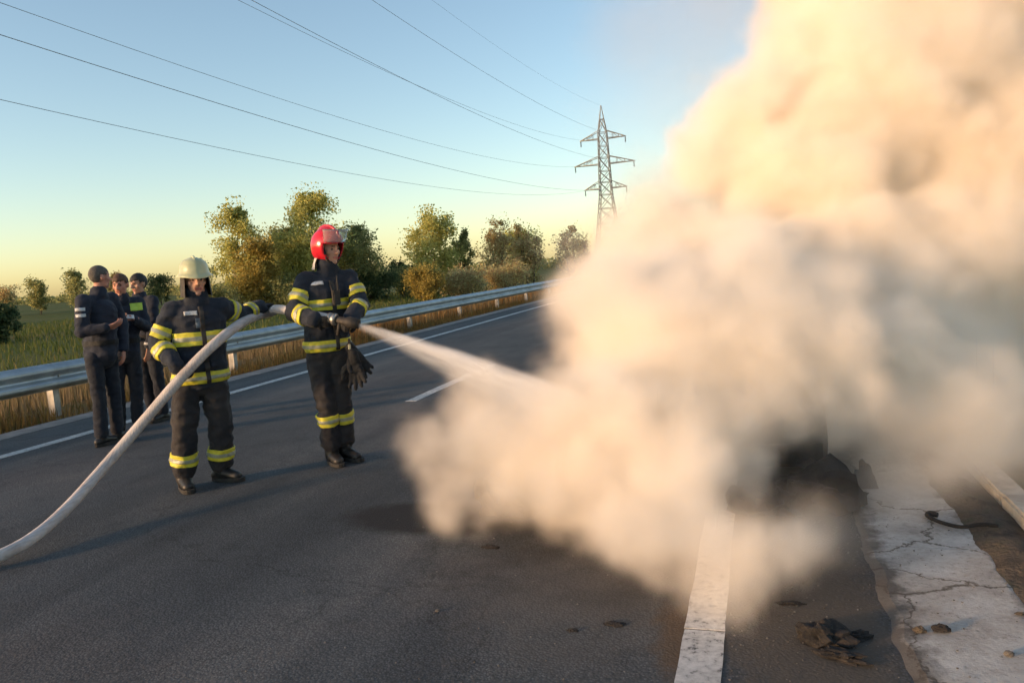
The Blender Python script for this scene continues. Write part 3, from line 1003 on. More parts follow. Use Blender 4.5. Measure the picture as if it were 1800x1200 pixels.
def body_parts(J, f, hands, girth=1.0):
    """The figure under its clothes, as one set of overlapping parts."""
    s = Vector(f).cross(Vector((0, 0, 1)))
    P = [('c', J['pelvis'], J['waist'], 0.120 * girth, 0.115 * girth, s, 0.66), ('c', J['waist'], J['chest'], 0.120 * girth, 0.145 * girth, s, 0.66),
         ('c', J['chest'], J['neck'], 0.10, 0.055), ('c', J['neck'], J['head'], 0.054, 0.052), ('c', J['shL'], J['shR'], 0.048, 0.048)]
    for k in 'LR':
        P += [('c', J['sh' + k], J['el' + k], 0.046, 0.037), ('c', J['el' + k], J['wr' + k], 0.038, 0.025),
              ('c', J['hip' + k], J['kn' + k], 0.062 * girth, 0.048), ('c', J['kn' + k], J['an' + k], 0.052, 0.036),
              ('c', J['an' + k] + Vector((0, 0, -0.01)), J['an' + k].lerp(J['toe' + k], 0.72) + Vector((0, 0, 0.035)), 0.030, 0.018)]
    return P + hands


SKIN = {}


def skin_mat(name, c):
    m, nt, b = new_mat(name)
    v = coords(nt)
    nt.links.new(ramp(nt, noise_tex(nt, v, 22, 4, 0.6), [(0.3, tuple(x * 0.85 for x in c)), (0.7, tuple(min(1, x * 1.12) for x in c))]), b.inputs['Base Color'])
    b.inputs['Roughness'].default_value = 0.55
    b.inputs['Subsurface Weight'].default_value = 0.12
    b.inputs['Subsurface Radius'].default_value = (0.01, 0.004, 0.002)
    bump(nt, b, noise_tex(nt, v, 300, 2), 0.08, 0.001)
    return m


M['skin'] = skin_mat('skin', (0.46, 0.25, 0.17))
M['skin_red'] = skin_mat('flushed_skin', (0.46, 0.21, 0.145))
M['lip'] = skin_mat('lips', (0.33, 0.12, 0.10))
M['eye'] = mottled('eye_dark', (0.03, 0.022, 0.018), (0.07, 0.05, 0.04), 80, 0.3, 0)
M['brow'] = mottled('brow_hair', (0.05, 0.035, 0.025), (0.10, 0.07, 0.05), 80, 0.8, 0)


def cloth(name, c0, c1, scale=7.0, rough=0.85, weave=420.0):
    m, nt, b = new_mat(name)
    v = coords(nt)
    nt.links.new(ramp(nt, noise_tex(nt, v, scale, 5, 0.65), [(0.32, c0), (0.68, c1)]), b.inputs['Base Color'])
    b.inputs['Roughness'].default_value = rough
    b.inputs['Sheen Weight'].default_value = 0.06
    b.inputs['Specular IOR Level'].default_value = 0.25
    h1 = noise_tex(nt, v, weave, 2)
    h2 = noise_tex(nt, v, 26, 5, 0.6)
    a = N(nt, 'ShaderNodeMath', _operation='MULTIPLY_ADD', i1=5.0)
    nt.links.new(h2, a.inputs[0]); nt.links.new(h1, a.inputs[2])
    bump(nt, b, a.outputs[0], 0.45, 0.004)
    return m


M['turnout'] = cloth('navy_turnout_cloth', (0.0140, 0.0182, 0.0280), (0.0266, 0.0336, 0.0476))
M['turnout_leg'] = cloth('dusty_turnout_trousers', (0.0168, 0.0182, 0.0238), (0.0420, 0.0378, 0.0364), 4.0)
M['uniform'] = cloth('navy_uniform_cloth', (0.0140, 0.0182, 0.0308), (0.0280, 0.0336, 0.0504))
M['uniform_leg'] = cloth('dark_uniform_trousers', (0.0126, 0.0154, 0.0238), (0.0224, 0.0266, 0.0364))
M['hivis'] = mottled('fluorescent_tape', (0.50, 0.46, 0.030), (0.64, 0.58, 0.05), 30, 0.6, 0.15, 200)
M['silver'] = mottled('silver_reflective_tape', (0.27, 0.28, 0.20), (0.36, 0.37, 0.27), 40, 0.4, 0.1, 200)
M['lime'] = mottled('lime_patch', (0.36, 0.52, 0.05), (0.46, 0.62, 0.08), 30, 0.65, 0.1, 200)
M['glove'] = cloth('black_glove', (0.008, 0.009, 0.010), (0.018, 0.019, 0.021), 20, 0.7)
M['boot'] = mottled('black_boot_leather', (0.010, 0.010, 0.010), (0.030, 0.027, 0.024), 14, 0.5, 0.3, 120)
M['sole'] = mottled('rubber_sole', (0.012, 0.012, 0.012), (0.04, 0.036, 0.03), 14, 0.85, 0.3, 120)
M['patch'] = mottled('pale_badge', (0.34, 0.35, 0.36), (0.62, 0.63, 0.64), 60, 0.7, 0.1, 200)
M['emblem'] = mottled('blue_grey_emblem', (0.05, 0.075, 0.11), (0.11, 0.15, 0.19), 60, 0.7, 0.1, 200)
M['red'] = mottled('red_helmet_lacquer', (0.50, 0.012, 0.025), (0.60, 0.022, 0.040), 4, 0.22, 0.04, 40, spec=0.6)
M['white_lacquer'] = mottled('white_helmet_lacquer', (0.36, 0.385, 0.225), (0.48, 0.50, 0.31), 5, 0.36, 0.08, 40)
M['dark_trim'] = mottled('dark_trim', (0.012, 0.011, 0.010), (0.035, 0.030, 0.025), 20, 0.7, 0.2, 120)
M['nape'] = cloth('pale_nape_cloth', (0.42, 0.38, 0.33), (0.58, 0.54, 0.48), 14)
m, nt, b = new_mat('clear_visor')
b.inputs['Base Color'].default_value = (0.78, 0.88, 0.85, 1)
b.inputs['Transmission Weight'].default_value = 0.85
b.inputs['Roughness'].default_value = 0.08
b.inputs['IOR'].default_value = 1.25
M['visor'] = m


def person_root(name, label, loc, rz):
    r = empty(name, (loc[0], loc[1], 0), R(rz))
    return tag(r, label, 'person')


def to_world(root, p):
    return Matrix.Translation(root.location) @ Matrix.Rotation(root.rotation_euler.z, 4, 'Z') @ Vector(p)


def add_body(root, J, f_torso, f_head, hands, mat, girth=1.0, voxel=0.0065):
    hp, eyes, lips, brow = head_parts(J['head'], f_head)
    me = skin(body_parts(J, f_torso, hands, girth) + hp, voxel, 3)
    for mm in (M[mat], M['eye'], M['lip'], M['brow']):
        me.materials.append(mm)
    C = np.empty(len(me.polygons) * 3, np.float32); me.polygons.foreach_get('center', C); C = C.reshape(-1, 3)
    MI = np.zeros(len(C), np.int32)
    for idx, lst in ((1, eyes), (2, lips), (3, brow)):
        for c, r in lst:
            MI[np.linalg.norm(C - np.array(c), axis=1) < r] = idx
    me.polygons.foreach_set('material_index', MI)
    return data_obj('body', me, root)


def jacket_parts(J, f, k):
    s = Vector(f).cross(Vector((0, 0, 1)))
    ce = Vector(J['hem'])
    P = [('c', ce + Vector((0, 0, 0.03)), J['waist'], k['hem'], k['waist'], s, k['flat']), ('c', J['waist'], J['chest'], k['waist'], k['chest'], s, k['flat']),
         ('c', J['shL'], J['shR'], k['sh'], k['sh'], None, 1.0),
         ('c', Vector(J['chest']).lerp(J['shL'], 0.5), J['shL'], k['sh'] * 1.15, k['sh']), ('c', Vector(J['chest']).lerp(J['shR'], 0.5), J['shR'], k['sh'] * 1.15, k['sh']),
         ('c', J['neck'] - Vector((0, 0, 0.03)), J['neck'] + Vector((0, 0, k['collar'])), 0.090, 0.080)]
    for q in 'LR':
        w = Vector(J['el' + q]).lerp(J['wr' + q], 0.93)
        P += [('c', J['sh' + q], J['el' + q], k['arm'][0], k['arm'][1]), ('c', J['el' + q], w, k['arm'][1], k['arm'][2])]
    return P


def arm_bones(J, q):
    return [(J['sh' + q], J['el' + q], 0.07), (J['el' + q], J['wr' + q], 0.065)]


def torso_bones(J):
    return [(J['hem'], J['chest'], 0.17), (J['shL'], J['shR'], 0.10)]


def add_band(root, me, a, b, t0, t1, owner, name='reflective_band'):
    o = bm_obj(name, shell(me, slab_planes(a, b, t0, t1), 0.009, -0.006, owner), M['hivis'], root, True)
    dt = (t1 - t0) * 0.34
    bm_obj('silver_stripe', shell(me, slab_planes(a, b, t0 + dt, t1 - dt), 0.0115, -0.003, owner), M['silver'], o, True)
    return o


def trouser_parts(J, f, k):
    s = Vector(f).cross(Vector((0, 0, 1)))
    P = [('c', J['pelvis'] - Vector((0, 0, 0.02)), J['pelvis'] + Vector((0, 0, 0.12)), k['seat'], k['seat'] * 0.96, s, 0.72)]
    for q in 'LR':
        an = Vector(J['kn' + q]).lerp(J['an' + q], k.get('end', 0.80))
        P += [('c', J['hip' + q], J['kn' + q], k['leg'][0], k['leg'][1]), ('c', J['kn' + q], an, k['leg'][1], k['leg'][2])]
    return P


def add_shoes(root, J, r, name):
    for q in 'LR':
        an, to = Vector(J['an' + q]), Vector(J['toe' + q])
        d = (to - an); d.z = 0; d.normalize()
        heel = Vector((an.x, an.y, 0.052)) - d * 0.045
        toe = Vector((to.x, to.y, 0.045))
        sd = d.cross(Vector((0, 0, 1)))
        P = [('c', an + Vector((0, 0, r * 2.6)), Vector((an.x, an.y, 0.08)), r * 1.12, r * 1.08), ('c', heel, Vector((an.x, an.y, 0.06)), r * 0.86, r),
             ('c', Vector((an.x, an.y, 0.07)) + d * 0.02, toe - d * 0.02, r * 0.95, r * 0.80, sd, 0.85)]
        o = data_obj(name, skin(P, 0.008, 3), root)
        o.data.materials.append(M['boot'])
        # sole: a flat outline under the foot
        pts = []
        n_ = 20
        mid = (heel + toe) / 2
        hl = (toe - heel).length / 2 + r * 0.78
        for i in range(n_):
            a = 2 * math.pi * i / n_
            wd = r * (0.93 + 0.12 * math.cos(a))
            pts.append(mid + d * hl * math.copysign(abs(math.cos(a)) ** 0.75, math.cos(a)) + sd * wd * math.copysign(abs(math.sin(a)) ** 0.8, math.sin(a)))
        V = [(p.x, p.y, 0.004) for p in pts] + [(p.x, p.y, 0.034) for p in pts]
        F = [tuple(range(n_))[::-1], tuple(range(n_, 2 * n_))] + [(i, (i + 1) % n_, n_ + (i + 1) % n_, n_ + i) for i in range(n_)]
        mesh_obj('sole', V, F, M['sole'], o)


def vecs(d):
    return {k: Vector(v) for k, v in d.items()}


def chest_patch(root, me, J, c, f, w, h, mat, name='chest_badge', off=0.010):
    f = Vector(f).normalized(); s = f.cross(Vector((0, 0, 1))); u = Vector((0, 0, 1)); c = Vector(c)
    pl = [(c - s * w, s), (c + s * w, -s), (c - u * h, u), (c + u * h, -u), (c - f * 0.05, f)]
    bm = shell(me, pl, off, -0.004, (torso_bones(J), arm_bones(J, 'L') + arm_bones(J, 'R')))
    return bm_obj(name, bm, M[mat], root, True)


# ---- firefighter with the pale helmet, carrying the hose
FF_J = dict(hem=0.205, waist=0.192, chest=0.205, flat=0.70, sh=0.070, collar=0.050, arm=(0.077, 0.071, 0.060))
A = person_root('person', 'firefighter in pale wide brimmed helmet and dark yellow banded suit, hauling the hose', (-4.12, 4.77), 40.86)
J = vecs(dict(pelvis=(0.055, 0.01, 0.84), waist=(0.075, 0.01, 1.04), chest=(0.09, 0.01, 1.27), neck=(0.095, 0.0, 1.425), head=(0.10, -0.02, 1.575), hem=(0.065, 0.0, 0.82),
              shL=(-0.075, 0.00, 1.360), shR=(0.250, 0.03, 1.360), elL=(-0.205, -0.02, 1.125), elR=(0.430, 0.20, 1.275), wrL=(-0.095, -0.235, 0.965), wrR=(0.590, 0.345, 1.325),
              hipL=(-0.035, 0.0, 0.82), hipR=(0.145, 0.0, 0.82), knL=(-0.095, -0.04, 0.44), knR=(0.165, -0.01, 0.44), anL=(-0.135, 0.00, 0.09), anR=(0.135, 0.05, 0.09),
              toeL=(-0.105, -0.17, 0.0), toeR=(0.255, -0.055, 0.0)))
A_J = J
fT, fH = Vector((0.12, -1, 0)), Vector((0.18, -1, -0.06))
hL = dict(wrist=J['wrL'], d=(0.42, -0.10, -0.55), n=(0.55, 0.55, 0.30), curl=0.85, thumb=0.9, thumb_side=-1)
hR = dict(wrist=J['wrR'], d=(0.60, 0.42, 0.02), n=(0.10, 0.10, -1.0), curl=0.75, thumb=0.9, thumb_side=1)
add_body(A, J, fT, fH, hand(**hL, scale=0.97) + hand(**hR, scale=0.97), 'skin')
jk = skin(jacket_parts(J, fT, FF_J), 0.011, 5, 0.014, 8.0, 1.0)
jk.materials.append(M['turnout'])
data_obj('jacket', jk, A)
tb = torso_bones(J); ab = arm_bones(J, 'L') + arm_bones(J, 'R')
zz = lambda z: Vector((J['hem'].x, J['hem'].y, z))
add_band(A, jk, zz(1.09), zz(1.19), 0, 1, (tb, ab))
add_band(A, jk, zz(0.80), zz(0.885), 0, 1, (tb, ab))
for q, (u0, u1, l0, l1) in dict(L=(0.52, 0.86, 0.22, 0.52), R=(0.30, 0.58, 0.20, 0.50)).items():
    add_band(A, jk, J['sh' + q], J['el' + q], u0, u1, ([arm_bones(J, q)[0]], tb + [arm_bones(J, q)[1]]))
    add_band(A, jk, J['el' + q], J['wr' + q], l0, l1, ([arm_bones(J, q)[1]], tb + [arm_bones(J, q)[0]]))
chest_patch(A, jk, J, (0.115, -0.12, 1.09), fT, 0.016, 0.29, 'dark_trim', 'front_flap', 0.0165)
for px_ in (-0.02, 0.20):
    chest_patch(A, jk, J, (px_, -0.12, 0.975), fT, 0.058, 0.060, 'turnout', 'pocket', 0.014)
chest_patch(A, jk, J, (0.045, -0.15, 1.335), fT, 0.046, 0.014, 'patch')
chest_patch(A, jk, J, (0.10, -0.15, 1.255), fT, 0.030, 0.036, 'emblem', 'chest_emblem')
tr = skin(trouser_parts(J, fT, dict(seat=0.185, leg=(0.106, 0.090, 0.088))), 0.011, 5, 0.016, 8.0, 3.0)
tr.materials.append(M['turnout_leg'])
data_obj('trousers', tr, A)
for q in 'LR':
    add_band(A, tr, J['kn' + q], J['an' + q], 0.46, 0.70, ([(J['kn' + q], J['an' + q], 0.1)], [(J['hip' + q], J['kn' + q], 0.1)] + [(J['kn' + ('R' if q == 'L' else 'L')], J['an' + ('R' if q == 'L' else 'L')], 0.1)]))
add_shoes(A, J, 0.056, 'boot')
for hh in (hL, hR):
    gm = skin(hand(**hh, grow=0.009), 0.0055, 2)
    gm.materials.append(M['glove'])
    data_obj('glove', gm, A)


def lathe(prof, seg, ex=1.0, ey=1.0, fn=None):
    V, F = [], []
    for (r, z) in prof:
        for k in range(seg):
            a = 2 * math.pi * k / seg
            p = Vector((r * math.cos(a) * ex, r * math.sin(a) * ey, z))
            if fn:
                p = fn(p, a)
            V.append(p)
    for i in range(len(prof) - 1):
        for k in range(seg):
            F.append((i * seg + k, i * seg + (k + 1) % seg, (i + 1) * seg + (k + 1) % seg, (i + 1) * seg + k))
    return V, F


def head_frame(c, f):
    f = Vector(f).normalized(); u = Vector((0, 0, 1)); s = f.cross(u).normalized(); u = s.cross(f)
    mt = Matrix((s, f, u)).transposed().to_4x4()
    mt.translation = Vector(c)
    return mt            # local x = its side, y = forward, z = up


mt = head_frame(J['head'], fH)
ridge = lambda p, a: Vector((p.x * (1 + 0.035 * max(0, math.cos(a * 4)) ** 6), p.y * (1 + 0.035 * max(0, math.cos(a * 4)) ** 6), p.z))
prof = [(0.136, 0.028), (0.138, 0.034), (0.122, 0.048), (0.113, 0.058), (0.110, 0.085), (0.104, 0.115), (0.088, 0.142), (0.060, 0.160), (0.030, 0.168), (0.001, 0.171),
        (0.001, 0.163), (0.056, 0.150), (0.096, 0.110), (0.104, 0.060), (0.110, 0.050), (0.136, 0.028)]
V, F = lathe(prof, 40, 0.92, 1.16, ridge)
V = [mt @ (p - Vector((0, 0, 0.004 if p.y < 0.0 else 0.0)) + Vector((0, 0, -0.22 * max(0, abs(p.y) - 0.11)))) for p in V]
hel = mesh_obj('helmet', V, F, M['white_lacquer'], A, True)
V, F = [], []
tube_into(V, F, [mt @ Vector((0, 0.121 * math.cos(t), 0.052 + 0.125 * math.sin(t))) for t in np.linspace(0.1, math.pi - 0.1, 16)], [0.010] * 16, 6)
mesh_obj('crest', V, F, M['white_lacquer'], hel, True)
# dark neck curtain hanging round the sides and back under the brim
V, F = [], []
for i in range(25):
    a = R(-212) + R(244) * i / 24
    for j in range(6):
        r = 0.098 + 0.012 * j / 5 + 0.004 * math.sin(i * 2.1)
        V.append(mt @ Vector((r * math.cos(a), r * 1.12 * math.sin(a), 0.045 - 0.165 * j / 5)))
for i in range(24):
    for j in range(5):
        F.append((i * 6 + j, (i + 1) * 6 + j, (i + 1) * 6 + j + 1, i * 6 + j + 1))
mesh_obj('neck_curtain', V, F, M['dark_trim'], hel, True)

# ---- firefighter with the red helmet, aiming the jet
B = person_root('person', 'tall firefighter in red helmet and dark yellow banded suit, spraying water at the smoke', (-3.34, 5.47), 31.42)
J = vecs(dict(pelvis=(-0.010, 0.01, 0.94), waist=(0.01, 0.01, 1.16), chest=(0.035, 0.01, 1.41), neck=(0.055, 0.0, 1.580), head=(0.075, -0.02, 1.745), hem=(-0.010, 0.0, 0.955),
              shL=(-0.130, -0.02, 1.505), shR=(0.210, 0.03, 1.500), elL=(-0.235, -0.13, 1.265), elR=(0.285, -0.09, 1.285), wrL=(-0.075, -0.335, 1.205), wrR=(0.185, -0.285, 1.185),
              hipL=(-0.090, 0.0, 0.92), hipR=(0.070, 0.0, 0.92), knL=(-0.062, -0.07, 0.51), knR=(0.060, -0.02, 0.51), anL=(-0.055, 0.00, 0.09), anR=(0.055, 0.06, 0.09),
              toeL=(0.000, -0.165, 0.0), toeR=(0.155, -0.075, 0.0)))
B_J = J
fT, fH = Vector((0.42, -1, 0)), Vector((0.66, -0.75, -0.10))
hL = dict(wrist=J['wrL'], d=(0.80, -0.05, -0.22), n=(0.05, 0.75, 0.25), curl=0.85, thumb=0.9, thumb_side=-1)
hR = dict(wrist=J['wrR'], d=(-0.25, -0.60, -0.10), n=(-0.35, 0.10, -0.95), curl=0.85, thumb=0.9, thumb_side=1)
add_body(B, J, fT, fH, hand(**hL, scale=0.97) + hand(**hR, scale=0.97), 'skin')
jk = skin(jacket_parts(J, fT, dict(FF_J, hem=0.190, waist=0.182, chest=0.198, collar=0.06)), 0.011, 5, 0.014, 8.0, 7.0)
jk.materials.append(M['turnout'])
data_obj('jacket', jk, B)
tb = torso_bones(J); ab = arm_bones(J, 'L') + arm_bones(J, 'R')
zz = lambda z: Vector((J['hem'].x, J['hem'].y, z))
add_band(B, jk, zz(1.265), zz(1.35), 0, 1, (tb, ab))
add_band(B, jk, zz(0.935), zz(1.025), 0, 1, (tb, ab))
for q, (u0, u1, l0, l1) in dict(L=(0.38, 0.70, 0.22, 0.55), R=(0.40, 0.70, 0.05, 0.35)).items():
    add_band(B, jk, J['sh' + q], J['el' + q], u0, u1, ([arm_bones(J, q)[0]], tb + [arm_bones(J, q)[1]]))
    add_band(B, jk, J['el' + q], J['wr' + q], l0, l1, ([arm_bones(J, q)[1]], tb + [arm_bones(J, q)[0]]))
chest_patch(B, jk, J, (0.075, -0.12, 1.22), fT, 0.016, 0.28, 'dark_trim', 'front_flap', 0.0165)
for px_ in (-0.085, 0.15):
    chest_patch(B, jk, J, (px_, -0.10, 1.10), fT, 0.052, 0.055, 'turnout', 'pocket', 0.014)
chest_patch(B, jk, J, (-0.035, -0.15, 1.485), fT, 0.046, 0.014, 'patch')
tr = skin(trouser_parts(J, fT, dict(seat=0.170, leg=(0.098, 0.082, 0.082))), 0.011, 5, 0.016, 8.0, 11.0)
tr.materials.append(M['turnout_leg'])
data_obj('trousers', tr, B)
for q in 'LR':
    add_band(B, tr, J['kn' + q], J['an' + q], 0.20, 0.41, ([(J['kn' + q], J['an' + q], 0.1)], [(J['hip' + q], J['kn' + q], 0.1)] + [(J['kn' + ('R' if q == 'L' else 'L')], J['an' + ('R' if q == 'L' else 'L')], 0.1)]))
add_shoes(B, J, 0.055, 'boot')
for hh in (hL, hR):
    gm = skin(hand(**hh, grow=0.009), 0.0055, 2)
    gm.materials.append(M['glove'])
    data_obj('glove', gm, B)
# chest radio with short aerial
bm = bmesh.new()
rc = Vector((0.095, -0.175, 1.36))
bmesh.ops.create_cube(bm, size=1, matrix=Matrix.Translation(rc) @ Matrix.Rotation(R(22), 4, 'Z') @ Matrix.Diagonal((0.060, 0.038, 0.115, 1)))
bmesh.ops.bevel(bm, geom=bm.edges[:], offset=0.007, segments=2, affect='EDGES')
bmesh.ops.create_cone(bm, cap_ends=True, segments=8, radius1=0.007, radius2=0.005, depth=0.12, matrix=Matrix.Translation(rc + Vector((0.018, 0, 0.11))))
bm_obj('radio', bm, M['dark_trim'], B, False)
# red helmet: jet style shell
mt = head_frame(J['head'] + Vector((0, 0, 0.0)), fH)
bm = bmesh.new()
bmesh.ops.create_uvsphere(bm, u_segments=40, v_segments=28, radius=1.0, matrix=Matrix.Translation((0, -0.012, 0.035)) @ Matrix.Diagonal((0.122, 0.148, 0.140, 1)))
for vtx in bm.verts:                      # sharper crown ridge, deeper nape
    c = vtx.co
    c.z += 0.014 * math.exp(-(c.x / 0.030) ** 2) * max(0, c.z / 0.15)
    if c.y < -0.02 and c.z < 0:
        c.z -= 0.02
bmesh.ops.bisect_plane(bm, geom=bm.verts[:] + bm.edges[:] + bm.faces[:], plane_co=(0, -0.02, -0.075), plane_no=(0, 0.12, 1), clear_inner=True)
bmesh.ops.bisect_plane(bm, geom=bm.verts[:] + bm.edges[:] + bm.faces[:], plane_co=(0, 0.045, -0.01), plane_no=(0, 0, 1))
fd = [f_ for f_ in bm.faces if f_.calc_center_median().y > 0.052 and f_.calc_center_median().z < 0.052]
bmesh.ops.delete(bm, geom=fd, context='FACES')
bmesh.ops.solidify(bm, geom=bm.faces[:], thickness=0.008)
bmesh.ops.transform(bm, matrix=mt, verts=bm.verts)
hel = bm_obj('helmet', bm, M['red'], B, True)
V, F = [], []
tube_into(V, F, [mt @ Vector((0, -0.012 + 0.150 * math.cos(t), 0.038 + 0.150 * math.sin(t))) for t in np.linspace(0.25, math.pi - 0.2, 18)], [0.006 + 0.008 * math.sin(i / 17 * math.pi) for i in range(18)], 6)
mesh_obj('crest', V, F, M['red'], hel, True)
V, F = [], []                              # visor pushed up over the brow
for j in range(5):
    for i in range(17):
        a = R(30) + R(120) * i / 16
        r = 0.150 + 0.028 * j / 4
        V.append(mt @ Vector((r * 0.86 * math.cos(a), r * math.sin(a) - 0.008, 0.058 + 0.105 * j / 4)))
for j in range(4):
    for i in range(16):
        F.append((j * 17 + i, j * 17 + i + 1, (j + 1) * 17 + i + 1, (j + 1) * 17 + i))
vz = mesh_obj('visor', V, F, M['visor'], hel, True)
sm_ = vz.modifiers.new('thickness', 'SOLIDIFY'); sm_.thickness = 0.003
V, F = [], []
for sd in (-1, 1):
    tube_into(V, F, [mt @ Vector((sd * 0.083, 0.03, 0.02)), mt @ Vector((sd * 0.068, 0.045, -0.07)), mt @ Vector((sd * 0.02, 0.06, -0.122))], [0.009, 0.009, 0.009], 6)
mesh_obj('chin_strap', V, F, M['dark_trim'], hel, True)
V, F = [], []                              # pale cloth hanging at the nape
for i in range(19):
    a = R(195) + R(150) * i / 18
    for j in range(6):
        r = 0.100 + 0.030 * j / 5 + 0.006 * math.sin(i * 1.7 + j)
        V.append(mt @ Vector((r * math.cos(a), r * 1.1 * math.sin(a), -0.055 - 0.105 * j / 5)))
for i in range(18):
    for j in range(5):
        F.append((i * 6 + j, (i + 1) * 6 + j, (i + 1) * 6 + j + 1, i * 6 + j + 1))
mesh_obj('nape_cloth', V, F, M['nape'], hel, True)

# ---- spare gloves hanging from the belt of the red helmeted firefighter
gl = empty('work_gloves', to_world(B, (0.165, -0.19, 0.985)), R(31.42))
tag(gl, 'pair of black work gloves hanging fingers down from the belt of the red helmeted firefighter', 'gloves')
for (d, n, off, sc) in (((0.42, -0.05, -0.85), (0.2, -1, 0), (0.0, 0, -0.02), 1.28), ((0.10, -0.06, -1.0), (-0.3, -1, 0), (0.015, -0.03, -0.07), 1.32)):
    gm = skin(hand(Vector(off) + Vector(d).normalized() * 0.05, d, n, 0.12, sc, 0.1, 0.55, 1, 0.006), 0.0075, 2, 0.006, 16)
    gm.materials.append(M['glove'])
    data_obj('glove', gm, gl)
V, F = [], []
tube_into(V, F, [(0, 0.07, 0.03), (0, 0.03, 0.015), (0.005, 0.0, -0.03), (0.015, -0.02, -0.09)], [0.012] * 4, 6)
mesh_obj('strap', V, F, M['dark_trim'], gl, True)
bm = bmesh.new()
bmesh.ops.create_cube(bm, size=1, matrix=Matrix.Translation((-0.005, -0.03, -0.02)) @ Matrix.Diagonal((0.022, 0.022, 0.045, 1)))
bmesh.ops.bevel(bm, geom=bm.edges[:], offset=0.005, segments=1, affect='EDGES')
bm_obj('clip', bm, M['silver'], gl)


# ---- officers talking behind the hose
def hair_mesh(c, f, mat, root, low=-0.03, puff=0.010, front=0.045):
    mt_ = head_frame(c, f)
    bm = bmesh.new()
    bmesh.ops.create_icosphere(bm, subdivisions=4, radius=1.0, matrix=Matrix.Translation((0, -0.014, 0.024)) @ Matrix.Diagonal((0.074 + puff, 0.094 + puff, 0.092 + puff, 1)))
    fd_ = []
    for fc in bm.faces:
        q = fc.calc_center_median()
        lim = (front + 0.05 * abs(q.x) if q.y > 0.035 else (0.018 if abs(q.x) > 0.050 and q.y > -0.03 else low - 0.045)) + 0.016 * mnoise.noise(q * 90)
        if q.z < lim:
            fd_.append(fc)
    bmesh.ops.delete(bm, geom=fd_, context='FACES')
    for vtx in bm.verts:
        vtx.co += vtx.normal * (0.004 * mnoise.noise(vtx.co * 80) + 0.002)
    bmesh.ops.solidify(bm, geom=bm.faces[:], thickness=0.004)
    bmesh.ops.transform(bm, matrix=mt_, verts=bm.verts)
    return bm_obj('hair', bm, mat, root, True)


M['hair_grey'] = mottled('cropped_grey_brown_hair', (0.050, 0.043, 0.036), (0.13, 0.115, 0.10), 90, 0.8, 0.6, 260)
M['hair_brown'] = mottled('auburn_hair', (0.055, 0.028, 0.016), (0.10, 0.052, 0.028), 90, 0.75, 0.6, 260)
M['hair_black'] = mottled('dark_hair', (0.010, 0.010, 0.011), (0.024, 0.022, 0.021), 90, 0.7, 0.6, 260)
PJ = dict(hem=0.165, waist=0.160, chest=0.178, flat=0.70, sh=0.062, collar=0.012, arm=(0.066, 0.057, 0.047))
PT = dict(seat=0.155, leg=(0.088, 0.068, 0.064), end=0.90)


def officer(label, loc, rz, Jd, fT, fH, hands, hair, skin_name, hair_kw={}, girth=1.0, jk_kw={}, seed=0):
    root = person_root('person', label, loc, rz)
    J = vecs(Jd)
    add_body(root, J, fT, fH, [p for h in hands for p in hand(**h)], skin_name, girth)
    jk = skin(jacket_parts(J, fT, dict(PJ, **jk_kw)), 0.011, 5, 0.009, 9.0, 20.0 + seed)
    jk.materials.append(M['uniform'])
    data_obj('jacket', jk, root)
    tr = skin(trouser_parts(J, fT, PT), 0.011, 5, 0.008, 9.0, 30.0 + seed)
    tr.materials.append(M['uniform_leg'])
    data_obj('trousers', tr, root)
    # duty belt
    tb = torso_bones(J); ab = arm_bones(J, 'L') + arm_bones(J, 'R')
    bz = J['pelvis'].z + 0.115
    bm_obj('belt', shell(jk, [((0, 0, bz), (0, 0, 1)), ((0, 0, bz + 0.05), (0, 0, -1))], 0.008, -0.006, (tb, ab)), M['glove'], root, True)
    add_shoes(root, J, 0.047, 'shoe')
    hair_mesh(J['head'], fH, M[hair], root, **hair_kw)
    return root, J, jk, tb, ab


# bareheaded, back turned
fT, fH = Vector((0.74, 0.62, 0)), Vector((0.84, 0.40, -0.06))
P1, J, jk, tb, ab = officer('bareheaded police officer with cropped hair standing half turned away, leftmost of the three officers', (-6.37, 6.07), 46.39, dict(
    pelvis=(0.035, 0, 0.90), waist=(0.05, 0, 1.10), chest=(0.065, 0, 1.35), neck=(0.085, 0, 1.53), head=(0.115, 0.0, 1.695), hem=(0.035, 0, 0.90),
    shL=(-0.060, -0.120, 1.470), shR=(0.195, 0.140, 1.470), elL=(-0.105, -0.195, 1.170), elR=(0.265, 0.110, 1.180), wrL=(0.115, -0.275, 1.195), wrR=(0.245, -0.020, 0.945),
    hipL=(-0.03, -0.06, 0.88), hipR=(0.10, 0.05, 0.88), knL=(-0.03, -0.07, 0.48), knR=(0.11, 0.04, 0.48), anL=(-0.050, -0.08, 0.085), anR=(0.095, 0.04, 0.085),
    toeL=(0.075, 0.015, 0), toeR=(0.23, 0.11, 0)), fT, fH,
    [dict(wrist=(0.115, -0.275, 1.195), d=(0.95, -0.10, 0.20), n=(0.1, 0.6, 0.8), curl=0.40, thumb=0.4, thumb_side=-1), dict(wrist=(0.245, -0.020, 0.945), d=(-0.10, -0.08, -1), n=(-0.9, 0.3, 0), curl=0.32, thumb=0.5, thumb_side=1)],
    'hair_grey', 'skin_red', dict(puff=0.0005), 1.08, dict(hem=0.188, waist=0.185, chest=0.20, arm=(0.072, 0.062, 0.05)), 1)
